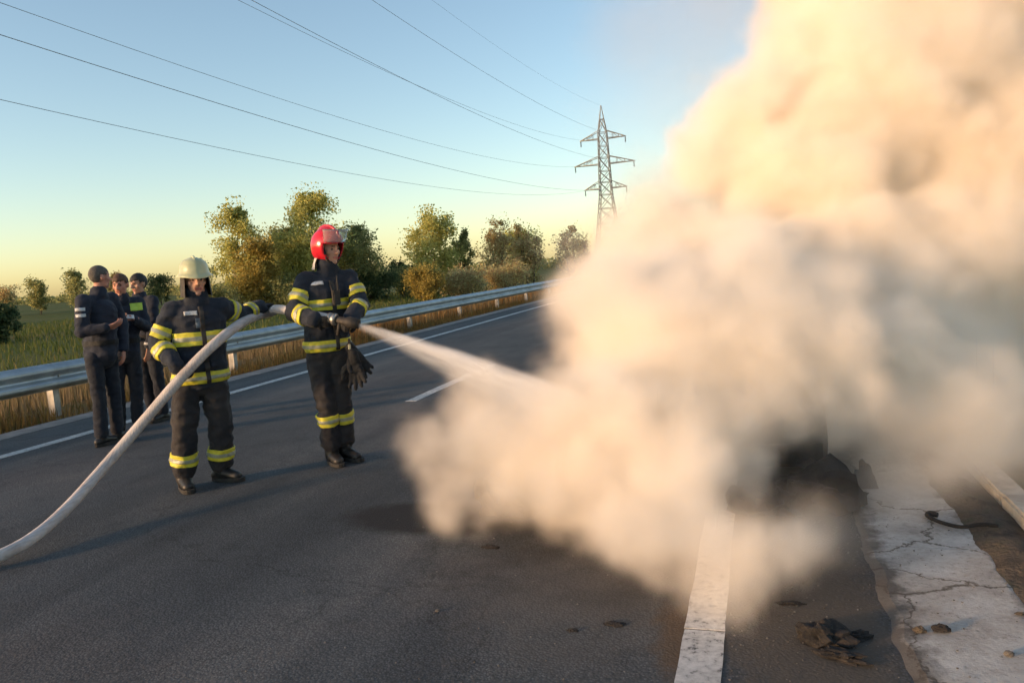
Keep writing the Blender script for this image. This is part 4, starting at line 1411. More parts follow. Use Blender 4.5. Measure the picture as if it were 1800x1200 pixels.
for (z0, z1) in ((1.375, 1.405), (1.315, 1.345)):
    o_ = (Vector((0, 0, 1)))
    bm = shell(jk, [((0, 0, z0), (0, 0, 1)), ((0, 0, z1), (0, 0, -1)), ((-0.07, -0.13, 0), (-0.3, -1, 0)), ((-0.14, 0, 0), (1, 0, 0)), ((-0.05, 0, 0), (-1, 0, 0))], 0.008, -0.004, ([arm_bones(J, 'L')[0]], tb))
    bm_obj('sleeve_badge', bm, M['patch'], P1, True)

# auburn hair, lime shoulder patches, reading from a paper
fT, fH = Vector((-0.35, -0.94, 0)), Vector((-0.40, -0.9, -0.20))
P2, J, jk, tb, ab = officer('police officer with auburn hair and lime shoulder patches in the middle of the three officers', (-6.63, 6.66), 44.86, dict(
    pelvis=(0.015, 0, 0.86), waist=(0.035, 0, 1.05), chest=(0.05, 0, 1.28), neck=(0.055, -0.01, 1.455), head=(0.06, -0.03, 1.61), hem=(0.015, 0, 0.86),
    shL=(-0.115, -0.05, 1.405), shR=(0.215, 0.05, 1.405), elL=(-0.17, -0.12, 1.14), elR=(0.265, -0.05, 1.13), wrL=(-0.035, -0.32, 1.215), wrR=(0.145, -0.27, 1.235),
    hipL=(-0.065, 0, 0.84), hipR=(0.095, 0, 0.84), knL=(-0.09, -0.03, 0.46), knR=(0.095, -0.01, 0.46), anL=(-0.11, 0.02, 0.085), anR=(0.06, 0.03, 0.085),
    toeL=(-0.16, -0.13, 0), toeR=(0.07, -0.13, 0)), fT, fH,
    [dict(wrist=(-0.035, -0.32, 1.215), d=(0.75, -0.25, 0.20), n=(0, -0.35, 1), curl=0.45, thumb=0.5, thumb_side=1), dict(wrist=(0.145, -0.27, 1.235), d=(-0.75, -0.45, 0.05), n=(0, -0.2, 1), curl=0.45, thumb=0.5, thumb_side=-1)],
    'hair_brown', 'skin_red', dict(puff=0.003), 1.0, {}, 2)
for (cx_, nx_) in ((-0.085, 1), (0.19, -1)):
    bm = shell(jk, [((cx_ - 0.06, 0, 0), (1, 0, 0)), ((cx_ + 0.06, 0, 0), (-1, 0, 0)), ((0, 0, 1.345 if nx_ > 0 else 1.32), (0, 0, 1)), ((0, 0, 1.60 if nx_ > 0 else 1.40), (0, 0, -1)), ((0, 0.03, 0), (0, -1, 0))], 0.008, -0.004, None)
    bm_obj('shoulder_patch', bm, M['lime'], P2, True)

# dark hair, half hidden, white cuff
fT, fH = Vector((-0.62, -0.72, 0)), Vector((-0.75, -0.6, -0.15))
P3, J, jk, tb, ab = officer('dark haired police officer with a white cuff, half hidden behind the others', (-6.76, 7.16), 43.34, dict(
    pelvis=(-0.005, 0, 0.86), waist=(-0.01, 0, 1.05), chest=(-0.01, 0, 1.28), neck=(-0.015, -0.01, 1.455), head=(-0.015, -0.03, 1.61), hem=(-0.005, 0, 0.86),
    shL=(-0.125, 0.12, 1.405), shR=(0.115, -0.115, 1.405), elL=(-0.19, 0.10, 1.13), elR=(0.085, -0.20, 1.115), wrL=(-0.25, -0.06, 1.00), wrR=(0.015, -0.23, 0.885),
    hipL=(-0.055, 0.06, 0.84), hipR=(0.055, -0.06, 0.84), knL=(-0.05, 0.04, 0.46), knR=(0.075, -0.06, 0.46), anL=(-0.02, 0.09, 0.085), anR=(0.085, -0.03, 0.085),
    toeL=(-0.13, 0.0, 0), toeR=(-0.03, -0.14, 0)), fT, fH,
    [dict(wrist=(0.015, -0.23, 0.885), d=(-0.15, -0.05, -1), n=(-0.6, 0.6, 0), curl=0.32, thumb=0.35, thumb_side=1), dict(wrist=(-0.25, -0.06, 1.00), d=(-0.3, -0.7, 0.1), n=(0.3, 0, -1), curl=0.3, thumb=0.4)],
    'hair_black', 'skin', dict(puff=0.005), 0.98, {}, 3)
bm = shell(jk, slab_planes(J['elR'], J['wrR'], 0.80, 0.90), 0.008, -0.005, ([arm_bones(J, 'R')[1]], tb))
bm_obj('cuff', bm, M['patch'], P3, True)

# paper held between the hands of the middle officer
pp = empty('paper_sheet', to_world(P2, (0.055, -0.375, 1.262)), R(44.86))
tag(pp, 'white sheet of paper in the hands of the middle officer', 'paper')
M['paper'] = mottled('paper', (0.55, 0.53, 0.50), (0.62, 0.60, 0.57), 12, 0.8, 0)
V, F = [], []
for i in range(9):
    for j in range(7):
        x, y = -0.095 + 0.19 * i / 8, -0.07 + 0.14 * j / 6
        V.append((x, y, 0.25 * y + 0.010 * math.cos(x * 16)))
for i in range(8):
    for j in range(6):
        F.append((i * 7 + j, (i + 1) * 7 + j, (i + 1) * 7 + j + 1, i * 7 + j + 1))
ps = mesh_obj('sheet', V, F, M['paper'], pp, True)
sm_ = ps.modifiers.new('thickness', 'SOLIDIFY'); sm_.thickness = 0.002

# ------------------------------------------------------------------ fire hose with nozzle
m, nt, b = new_mat('woven_hose_jacket')
v = coords(nt)
wv_ = N(nt, 'ShaderNodeTexWave', Scale=22.0, Distortion=0.6, Detail=2.0)
nt.links.new(v, wv_.inputs['Vector'])
nt.links.new(mul(nt, ramp(nt, noise_tex(nt, v, 6, 5, 0.65), [(0.30, (0.34, 0.29, 0.27)), (0.5, (0.50, 0.46, 0.44)), (0.7, (0.60, 0.56, 0.54))]),
                 ramp(nt, wv_.outputs['Fac'], [(0.2, (0.90, 0.89, 0.88)), (0.6, (1, 1, 1))])), b.inputs['Base Color'])
b.inputs['Roughness'].default_value = 0.85
bump(nt, b, wv_.outputs['Fac'], 0.25, 0.004)
M['hose'] = m
M['brass'] = mottled('aluminium_coupling', (0.28, 0.27, 0.25), (0.42, 0.41, 0.38), 20, 0.4, 0.2, 120, metallic=0.8)


def smooth_path(pts, n_):
    pts = [Vector(p) for p in pts]
    out = []
    for i in range(len(pts) - 1):
        p0 = pts[max(i - 1, 0)]; p1 = pts[i]; p2 = pts[i + 1]; p3 = pts[min(i + 2, len(pts) - 1)]
        for k in range(n_):
            t = k / n_
            out.append(0.5 * ((2 * p1) + (p2 - p0) * t + (2 * p0 - 5 * p1 + 4 * p2 - p3) * t * t + (3 * p1 - p0 - 3 * p2 + p3) * t ** 3))
    out.append(pts[-1])
    return out


hose = empty('fire_hose', (-4.3, 3.2, 0.0))
tag(hose, 'thick pale fire hose rising from the ground past both firefighters to a black nozzle', 'hose')
off = hose.location.copy()
noz_tip = to_world(B, (0.250, -0.435, 1.150))
noz_back = to_world(B, (0.040, -0.325, 1.205))
path = [(-7.4, 1.2, 0.042), (-5.7, 2.20, 0.042), (-4.52, 2.86, 0.045), (-4.24, 3.17, 0.060), (-4.28, 3.60, 0.130), (-4.335, 4.16, 0.390),
        to_world(A, (-0.060, -0.275, 0.890)), to_world(A, (0.21, -0.20, 1.115)), to_world(A, (0.45, 0.13, 1.235)), to_world(A, (0.66, 0.40, 1.268)),
        to_world(B, (-0.36, -0.03, 1.300)), to_world(B, (-0.17, -0.205, 1.262)), noz_back]
pts = [p - off for p in smooth_path(path, 14)]
V, F = [], []
tube_into(V, F, pts, [0.0375 + 0.0015 * mnoise.noise((i * 0.2, 0, 0)) - (0.004 * max(0, (i - 140) / 28)) for i in range(len(pts))], 16)
mesh_obj('hose_tube', V, F, M['hose'], hose, True)
ax = (noz_tip - noz_back).normalized()


def lathe_along(name, p0, d, prof, mat, parent, seg=18):
    q = Vector(d).to_track_quat('Z', 'Y').to_matrix().to_4x4()
    mt_ = Matrix.Translation(p0) @ q
    V, F = lathe(prof, seg)
    V = [mt_ @ p for p in V]
    F.append(tuple(range(seg))[::-1]); F.append(tuple(range((len(prof) - 1) * seg, len(prof) * seg)))
    return mesh_obj(name, V, F, mat, parent, True)


lathe_along('coupling', noz_back - off - ax * 0.02, ax, [(0.036, 0), (0.046, 0.002), (0.046, 0.02), (0.040, 0.024), (0.040, 0.034), (0.047, 0.038), (0.047, 0.06), (0.030, 0.064)], M['brass'], hose)
nz = lathe_along('nozzle', noz_back - off + ax * 0.04, ax, [(0.024, 0), (0.030, 0.01), (0.030, 0.08), (0.036, 0.09), (0.044, 0.11), (0.044, 0.16), (0.040, 0.165), (0.040, 0.19), (0.026, 0.192), (0.018, 0.17)], M['dark_trim'], hose)
V, F = [], []
tube_into(V, F, [noz_back - off + ax * 0.07, noz_back - off + ax * 0.06 + Vector((0, 0, -0.06)), noz_back - off + ax * 0.045 + Vector((0, 0, -0.12))], [0.015, 0.016, 0.015], 8)
mesh_obj('pistol_grip', V, F, M['dark_trim'], nz, True)

# ------------------------------------------------------------------ burnt out car
M['burnt'] = mottled('burnt_sheet_metal', (0.014, 0.012, 0.011), (0.045, 0.034, 0.027), 5, 0.9, 0.6, 40, c2=(0.085, 0.070, 0.058), dist=0.01)
M['char'] = mottled('char', (0.008, 0.007, 0.007), (0.025, 0.021, 0.019), 12, 0.95, 0.9, 40, dist=0.015)
car = empty('burnt_car', (-0.36, 6.92, 0.0), R(-4))
tag(car, 'burnt out hatchback wreck smouldering inside the smoke', 'car')
# side outline (y along the car, rear at -2.05), lofted across its width with a rounded section
low = [(-2.05, 0.30), (-2.03, 0.55), (-1.98, 0.80), (-1.85, 0.90), (-1.2, 0.93), (-0.3, 0.92), (0.7, 0.92), (1.35, 0.86), (1.85, 0.74), (2.04, 0.58), (2.06, 0.32)]
V, F = [], []
secs = [(-1.0, 0.90), (-0.985, 0.97), (-0.9, 1.0), (0.9, 1.0), (0.985, 0.97), (1.0, 0.90)]
for (sx_, k_) in secs:
    for (y, z) in low:
        zz_ = 0.28 + (z - 0.28) * k_
        dent = 0.02 * mnoise.noise((sx_ * 3, y * 2.2, z * 3))
        V.append((sx_ * 0.86 + dent, y * (0.985 if abs(sx_) > 0.95 else 1.0), zz_ + dent))
n_ = len(low)
for i in range(len(secs) - 1):
    for j in range(n_ - 1):
        if 0.9 == secs[i + 1][0] and secs[i][0] == -0.9 and 4 <= j <= 6:
            continue                                  # open cabin floor
        F.append((i * n_ + j, (i + 1) * n_ + j, (i + 1) * n_ + j + 1, i * n_ + j + 1))
for i, rev in ((0, False), (len(secs) - 1, True)):
    f_ = tuple(i * n_ + j for j in range(n_))
    F.append(f_[::-1] if rev else f_)
mesh_obj('body_shell', V, F, M['burnt'], car, False)
V, F = [], []
for s in (-1, 1):
    tube_into(V, F, [(s * 0.80, 1.05, 0.90), (s * 0.66, 0.35, 1.28), (s * 0.62, -0.4, 1.30), (s * 0.62, -1.45, 1.20), (s * 0.76, -1.92, 0.88)], [0.035, 0.035, 0.03, 0.035, 0.045], 6)
    tube_into(V, F, [(s * 0.80, -0.25, 0.90), (s * 0.63, -0.35, 1.29)], [0.04, 0.035], 6)
mesh_obj('pillars', V, F, M['burnt'], car, True)
V, F = [], []
for i in range(9):
    for j in range(11):
        x, y = -0.64 + 1.28 * i / 8, -1.48 + 1.84 * j / 10
        V.append((x, y, 1.26 - 0.05 * (x / 0.64) ** 2 - 0.035 * ((y + 0.5) / 0.95) ** 2 + 0.07 * mnoise.noise((x * 2, y * 1.6, 1))))
for i in range(8):
    for j in range(10):
        F.append((i * 11 + j, (i + 1) * 11 + j, (i + 1) * 11 + j + 1, i * 11 + j + 1))
ro = mesh_obj('roof', V, F, M['burnt'], car, True)
sm_ = ro.modifiers.new('thickness', 'SOLIDIFY'); sm_.thickness = 0.012
bm = bmesh.new()
bmesh.ops.create_cube(bm, size=1, matrix=Matrix.Translation((0, -2.06, 0.43)) @ Matrix.Diagonal((1.68, 0.13, 0.20, 1)))
bmesh.ops.subdivide_edges(bm, edges=bm.edges[:], cuts=4, use_grid_fill=True)
for vtx in bm.verts:
    vtx.co += Vector((0, 0.10 * (vtx.co.x / 0.84) ** 2 + 0.025 * mnoise.noise(vtx.co * 5), 0.03 * mnoise.noise(vtx.co * 4 + Vector((3, 0, 0)))))
bm_obj('bumper', bm, M['char'], car, True)
for s in (-1, 1):
    bm = bmesh.new()
    ell_mesh(bm, (s * 0.70, -1.99, 0.72), (0.10, 0.05, 0.13), (0, 1, 0))
    bm_obj('tail_lamp', bm, M['char'], car, True)
for s in (-0.38, 0.38):
    V, F = [], []
    for (p, q, r) in (((s - 0.2, -0.05, 0.55), (s - 0.16, -0.30, 1.12), .02), ((s + 0.2, -0.05, 0.55), (s + 0.16, -0.30, 1.12), .02), ((s - 0.16, -0.30, 1.12), (s + 0.16, -0.30, 1.12), .02), ((s - 0.18, -0.17, 0.8), (s + 0.18, -0.17, 0.8), .015)):
        tube_into(V, F, [p, q], [r, r], 6)
    mesh_obj('seat_frame', V, F, M['char'], car, True)
for ch in list(car.children):                # the shell has sagged onto its floor
    ch.scale.z = 0.60
for (x, y) in ((-0.76, -1.38), (0.76, -1.38), (-0.76, 1.38), (0.76, 1.38)):
    w = mesh_obj('wheel', *lathe([(0.10, -0.09), (0.20, -0.10), (0.27, -0.095), (0.295, -0.06), (0.298, 0.0), (0.295, 0.06), (0.27, 0.095), (0.20, 0.10), (0.10, 0.09)], 28), M['char'], car, True)
    w.rotation_euler = (0, math.pi / 2, 0)
    w.location = (x, y, 0.294)
    V, F = [], []
    for k in range(5):
        a = 2 * math.pi * k / 5
        tube_into(V, F, [(0, 0, 0.06), (0.19 * math.cos(a), 0.19 * math.sin(a), 0.085)], [0.03, 0.022], 6)
    tube_into(V, F, [(0, 0, -0.08), (0, 0, 0.09)], [0.055, 0.05], 12)
    rim_ = mesh_obj('rim', V, F, M['burnt'], w, True)
    if x < 0:
        rim_.rotation_euler = (math.pi, 0, 0)

# ------------------------------------------------------------------ debris on the road
def crumple(name, label, loc, size, seed, mat, cat='debris', sub=3, spiky=0.55, rz=0.0, group='charred debris scattered on the road'):
    bm = bmesh.new()
    bmesh.ops.create_icosphere(bm, subdivisions=sub, radius=1.0)
    for vtx in bm.verts:
        c = vtx.co
        n1 = mnoise.noise(c * 1.7 + Vector((seed, 0, 0))); n2 = mnoise.noise(c * 4.1 + Vector((0, seed, 0)))
        c *= 1 + spiky * n1 + spiky * 0.6 * n2
        vtx.co = Vector((c.x * size[0], c.y * size[1], max(-0.0, (c.z + 0.55) * size[2])))
    o = bm_obj(name, bm, mat, None, False)
    o.location = loc
    o.rotation_euler = (0, 0, rz)
    return tag(o, label, cat, group)


crumple('charred_heap', 'low charred heap at the edge of the dark stain, left end of the smoke', (-1.55, 4.36, 0.0), (0.17, 0.13, 0.16), 21.0, M['char'], spiky=0.6)
crumple('charred_heap', 'dark charred heap of wreckage beside the far end of the pale concrete', (0.30, 4.60, 0.0), (0.24, 0.13, 0.15), 31.0, M['char'], spiky=0.7)
crumple('charred_heap', 'low charred heap under the smoke just right of the white line', (0.02, 4.50, 0.0), (0.17, 0.12, 0.11), 33.0, M['char'], spiky=0.8)
crumple('charred_lump', 'biggest black charred lump of melted plastic between the white line and the concrete', (0.19, 3.005, 0.0), (0.092, 0.055, 0.050), 1.0, M['char'], spiky=0.75)
crumple('charred_lump', 'thin black scrap lying right against the front of the biggest charred lump', (0.245, 2.885, 0.0), (0.075, 0.030, 0.022), 2.2, M['char'], spiky=0.9, rz=-0.3)
crumple('charred_lump', 'small black scrap beside the biggest lump, nearer the concrete', (0.315, 3.055, 0.0), (0.050, 0.022, 0.016), 3.1, M['char'], spiky=0.9, rz=0.2)
crumple('charred_scrap', 'flat black scrap alone on the asphalt below the charred tyre', (-1.435, 3.785, 0.0), (0.045, 0.016, 0.010), 4.0, M['char'])
crumple('charred_scrap', 'dark flake on the asphalt straight below the smoke', (-0.62, 3.02, 0.0), (0.040, 0.020, 0.007), 5.0, M['char'])
crumple('charred_scrap', 'tiny dark flake left of the white line', (-0.78, 2.94, 0.0), (0.025, 0.012, 0.006), 6.0, M['char'])
crumple('stone', 'dark stone on the near end of the pale concrete', (0.615, 3.13, 0.016), (0.030, 0.016, 0.018), 7.0, M['char'], 'stone', spiky=0.3)
crumple('stone', 'small dark clod at the concrete edge beside the dark stone', (0.54, 3.12, 0.012), (0.022, 0.014, 0.014), 8.0, M['soil'], 'stone', spiky=0.4)
crumple('stone', 'pale pebble in the middle of the concrete near the picture bottom', (0.80, 2.98, 0.016), (0.017, 0.013, 0.011), 9.0, M['concrete'], 'stone', spiky=0.3)
crumple('stone', 'little dark pebble on the concrete near the bottom right corner', (0.74, 2.74, 0.016), (0.011, 0.009, 0.009), 10.0, M['char'], 'stone', spiky=0.3)
crumple('stone', 'flat brown chip on the concrete close to the right picture edge', (0.93, 3.32, 0.016), (0.020, 0.010, 0.006), 11.0, M['soil'], 'stone', spiky=0.4)
crumple('charred_scrap', 'long dark flake at the right side of the white line under the smoke', (0.08, 3.32, 0.0), (0.055, 0.014, 0.008), 12.0, M['char'])
crumple('charred_scrap', 'black hooked scrap sticking up beyond the concrete in the smoke', (0.58, 4.98, 0.0), (0.05, 0.02, 0.10), 13.0, M['char'], spiky=0.8)
crumple('stone', 'white crumb alone on the dark asphalt in the foreground', (-1.42, 3.02, 0.0), (0.012, 0.010, 0.007), 14.0, M['concrete'], 'stone', spiky=0.3)
# melted cable trim lying across concrete and soil
V, F = [], []
tube_into(V, F, smooth_path([(0.870, 4.455, 0.028), (0.835, 4.47, 0.030), (0.815, 4.43, 0.030), (0.86, 4.34, 0.028), (0.94, 4.27, 0.030), (1.02, 4.245, 0.055), (1.09, 4.215, 0.060)], 6),
          [0.013, 0.014, 0.015, 0.016, 0.017, 0.017, 0.016, 0.015, 0.014, 0.013, 0.012, 0.011] + [0.0105] * 25, 7)
tag(mesh_obj('rubber_strip', V, F, M['char'], smooth=True), 'curled black rubber strip hooked across the concrete towards the kerb', 'strip')
# scattered grit
rs = np.random.RandomState(77)
bm = bmesh.new()
for i in range(620):
    if i < 380:
        x, y = rs.normal(0.15, 0.25), rs.uniform(2.3, 4.6)
    else:
        x, y = rs.uniform(-2.2, 1.1), rs.uniform(2.2, 4.4)
    z = 0.016 if 0.52 < x < 1.0 else 0.0
    s = rs.uniform(0.0015, 0.0055)
    bmesh.ops.create_icosphere(bm, subdivisions=0 if False else 1, radius=s, matrix=Matrix.Translation((x, y, z + s * 0.4)) @ Matrix.Diagonal((1, rs.uniform(.6, 1.3), .6, 1)))
tag(bm_obj('grit', bm, mottled('grit_stone', (0.03, 0.026, 0.022), (0.17, 0.155, 0.135), 18, 0.9, 0), None), 'grit and crumbs scattered over the asphalt and concrete', 'grit', kind='stuff')

# ------------------------------------------------------------------ smoke and water spray (real volumes)
def vol_material(name, color, aniso, density, absorb=(0.5, 0.45, 0.4)):
    m = bpy.data.materials.new(name)
    m.use_nodes = True
    nt = m.node_tree
    nt.nodes.clear()
    out = nt.nodes.new('ShaderNodeOutputMaterial')
    pv = nt.nodes.new('ShaderNodeVolumePrincipled')
    pv.inputs['Color'].default_value = (*color, 1)
    pv.inputs['Density'].default_value = density
    pv.inputs['Anisotropy'].default_value = aniso
    pv.inputs['Density Attribute'].default_value = 'density'
    pv.inputs['Absorption Color'].default_value = (*absorb, 1)
    nt.links.new(pv.outputs[0], out.inputs['Volume'])
    return m


class GN:
    """Small helper to write field arithmetic in a geometry node tree."""
    def __init__(self, name):
        self.t = bpy.data.node_groups.new(name, 'GeometryNodeTree')
        self.t.interface.new_socket('Geometry', in_out='INPUT', socket_type='NodeSocketGeometry')
        self.t.interface.new_socket('Geometry', in_out='OUTPUT', socket_type='NodeSocketGeometry')
        self.i = self.t.nodes.new('NodeGroupInput')
        self.o = self.t.nodes.new('NodeGroupOutput')

    def set(self, n, i, v):
        if hasattr(v, 'is_output'):
            self.t.links.new(v, n.inputs[i])
        else:
            n.inputs[i].default_value = v

    def m(self, op, *a):
        n = self.t.nodes.new('ShaderNodeMath')
        n.operation = op
        for i, v in enumerate(a):
            self.set(n, i, v)
        return n.outputs[0]

    def vm(self, op, *a, out=0):
        n = self.t.nodes.new('ShaderNodeVectorMath')
        n.operation = op
        for i, v in enumerate(a):
            self.set(n, i, v)
        return n.outputs[out]

    def pos(self):
        return self.t.nodes.new('GeometryNodeInputPosition').outputs[0]

    def noise(self, vec, scale, detail=3, rough=0.5, color=False):
        n = self.t.nodes.new('ShaderNodeTexNoise')
        self.set(n, 'Vector', vec)
        self.set(n, 'Scale', scale)
        self.set(n, 'Detail', detail)
        self.set(n, 'Roughness', rough)
        return n.outputs['Color'] if color else n.outputs[0]

    def voronoi(self, vec, scale, smooth=0.4):
        n = self.t.nodes.new('ShaderNodeTexVoronoi')
        n.feature = 'F1'
        self.set(n, 'Vector', vec)
        self.set(n, 'Scale', scale)
        return n.outputs['Distance']

    def remap(self, v, a, b, c=0.0, d=1.0, kind='SMOOTHSTEP'):
        n = self.t.nodes.new('ShaderNodeMapRange')
        n.interpolation_type = kind
        self.set(n, 0, v)
        for i, x in enumerate((a, b, c, d)):
            self.set(n, i + 1, x)
        return n.outputs[0]

    def sep(self, v):
        n = self.t.nodes.new('ShaderNodeSeparateXYZ')
        self.set(n, 0, v)
        return n.outputs

    def volume(self, density, lo, hi, res, mat):
        v = self.t.nodes.new('GeometryNodeVolumeCube')
        self.set(v, 'Density', density)
        self.set(v, 'Min', lo)
        self.set(v, 'Max', hi)
        for k, r in zip('XYZ', res):
            self.set(v, 'Resolution ' + k, r)
        s = self.t.nodes.new('GeometryNodeSetMaterial')
        self.t.links.new(v.outputs[0], s.inputs['Geometry'])
        s.inputs['Material'].default_value = mat
        self.t.links.new(s.outputs[0], self.o.inputs[0])


def add_gn(o, g):
    md = o.modifiers.new('field', 'NODES')
    md.node_group = g.t


PUFFS = [
    (-1.67,3.93,0.37,0.23), (-1.51,4.17,0.60,0.32), (-1.66,3.95,0.50,0.21), (-1.21,4.24,0.40,0.45), (-0.79,4.33,0.41,0.46),
    (-0.33,4.49,0.52,0.46), (-1.33,3.93,0.28,0.21), (-1.52,4.18,0.78,0.15), (-0.52,3.66,0.23,0.29), (-0.25,3.58,0.18,0.25),
    (-0.11,3.43,0.14,0.17), (-0.83,3.77,0.25,0.28), (-1.12,3.84,0.25,0.23), (-0.37,3.43,0.12,0.16), (-0.65,5.01,0.95,0.44),
    (-0.12,4.96,0.87,0.53), (0.29,5.18,0.71,0.51), (0.73,5.53,0.61,0.49), (-1.05,4.31,0.52,0.33), (-0.48,4.62,0.75,0.44),
    (-0.84,4.50,0.68,0.34), (-0.03,4.65,0.60,0.32), (-0.72,5.63,1.05,0.54), (-0.14,6.13,0.98,0.74), (0.84,6.32,0.74,0.73),
    (-0.94,5.11,0.80,0.27), (-0.30,7.17,2.28,0.44), (0.06,7.32,2.68,0.53), (0.44,7.60,3.10,0.54), (0.78,7.86,3.54,0.61),
    (1.02,8.10,4.13,0.79), (0.16,7.05,1.74,0.51), (0.65,7.44,1.99,0.96), (1.24,7.91,2.63,1.14), (1.76,8.37,3.37,1.23),
    (1.83,7.94,2.06,1.18), (1.40,7.18,1.19,0.95), (0.74,6.76,1.25,0.73), (0.00,6.53,1.31,0.55), (-0.49,6.59,1.38,0.52),
    (1.33,8.55,4.44,1.26), (2.78,8.86,2.85,1.43), (2.58,8.21,1.39,1.19), (2.13,9.07,4.90,1.46), (0.74,5.71,0.26,0.39),
    (3.27,9.61,4.45,1.62), (1.22,6.31,0.56,0.63), (1.14,5.93,0.21,0.36), (-0.88,6.24,1.28,0.41), (-1.09,4.84,1.14,0.25),
    (-0.30,3.58,0.30,0.25), (-0.42,3.81,0.34,0.29), (-0.18,3.13,0.19,0.14), (-0.01,3.35,0.24,0.20), (-0.12,3.20,0.19,0.17),
    (-0.41,3.32,0.17,0.19), (1.09,5.52,0.38,0.41), (1.19,5.26,0.14,0.30), (1.54,5.52,0.08,0.36), (0.85,5.10,0.22,0.24),
    (1.70,5.35,-0.09,0.31), (1.57,5.98,0.36,0.47), (0.76,5.30,0.39,0.34), (1.86,5.94,0.05,0.46), (-0.97,4.46,0.72,0.20),
    (-1.08,4.31,0.65,0.20), (0.07,3.37,0.23,0.20), (-0.24,3.33,0.24,0.28), (-0.09,3.27,0.25,0.24), (-0.01,3.24,0.22,0.19),
    (-0.36,3.39,0.23,0.27), (-0.59,3.59,0.29,0.30), (-1.01,4.51,0.84,0.21), (-0.91,4.62,1.01,0.28), (-0.97,5.05,1.32,0.29),
    (-1.16,4.74,0.97,0.18), (-0.94,4.70,0.86,0.28), (-0.75,4.78,1.13,0.36), (-0.50,5.09,1.24,0.33), (-0.11,5.21,1.21,0.41),
    (0.31,5.33,1.03,0.41), (-1.16,6.15,1.30,0.37), (-1.34,5.52,0.92,0.19), (-1.05,6.53,1.57,0.39), (-0.74,6.86,1.69,0.45),
    (-0.95,5.44,0.92,0.33), (-1.49,5.93,1.24,0.18), (-1.17,5.25,0.79,0.20),
]
VEILS = [
    (-1.89,4.05,0.66,0.16), (-1.90,3.98,0.54,0.12), (-1.65,6.80,0.94,0.32), (-1.72,7.23,1.29,0.34), (-1.45,7.35,1.54,0.38),
    (-1.11,7.69,1.68,0.51), (-1.68,6.57,0.81,0.20), (-1.23,7.17,1.15,0.53), (-0.99,8.84,2.25,0.45), (-0.79,8.43,1.78,0.67),
    (1.06,5.90,0.14,0.52), (1.54,6.73,0.49,0.67), (1.74,6.34,0.20,0.62), (0.52,4.99,0.14,0.31), (1.02,5.34,-0.03,0.29),
    (2.10,7.36,0.76,0.81), (1.39,5.57,-0.05,0.37), (2.17,6.92,0.39,0.71), (0.13,3.80,0.07,0.25), (-0.05,3.42,0.08,0.18),
    (-0.70,3.54,0.14,0.19), (1.31,5.78,0.17,0.58), (0.82,4.92,0.06,0.37), (1.21,5.09,0.01,0.39), (1.61,5.43,0.03,0.46),
    (0.53,4.56,0.06,0.29), (0.98,4.86,-0.02,0.30), (0.67,4.76,0.00,0.30), (1.34,5.12,-0.10,0.34), (0.33,4.61,0.14,0.26),
    (0.68,4.62,0.18,0.37), (1.13,4.97,0.15,0.43), (0.92,4.80,0.16,0.41), (1.41,5.05,0.03,0.40), (0.12,3.59,0.15,0.29),
    (0.73,5.17,0.17,0.43), (0.48,5.20,0.27,0.40), (1.68,5.66,-0.07,0.48), (0.95,5.00,-0.10,0.31), (0.64,4.79,-0.08,0.27),
    (-1.67,7.08,1.61,0.32), (-1.25,7.24,1.84,0.37), (-1.79,6.55,1.02,0.20), (0.20,4.13,0.04,0.24),
]
FAINT = [
    (-1.55,9.83,3.29,0.78), (-1.19,10.26,4.31,1.02), (-1.29,9.73,2.55,0.77), (-0.86,10.06,3.38,1.00), (-0.43,10.51,4.32,1.16),
    (0.02,10.97,5.30,1.26), (-1.36,9.54,1.99,0.63), (-1.74,9.17,1.67,0.55),
]


CLASSES = (0.16, 0.24, 0.33, 0.46, 0.55, 0.73, 0.96, 1.2, 1.5)


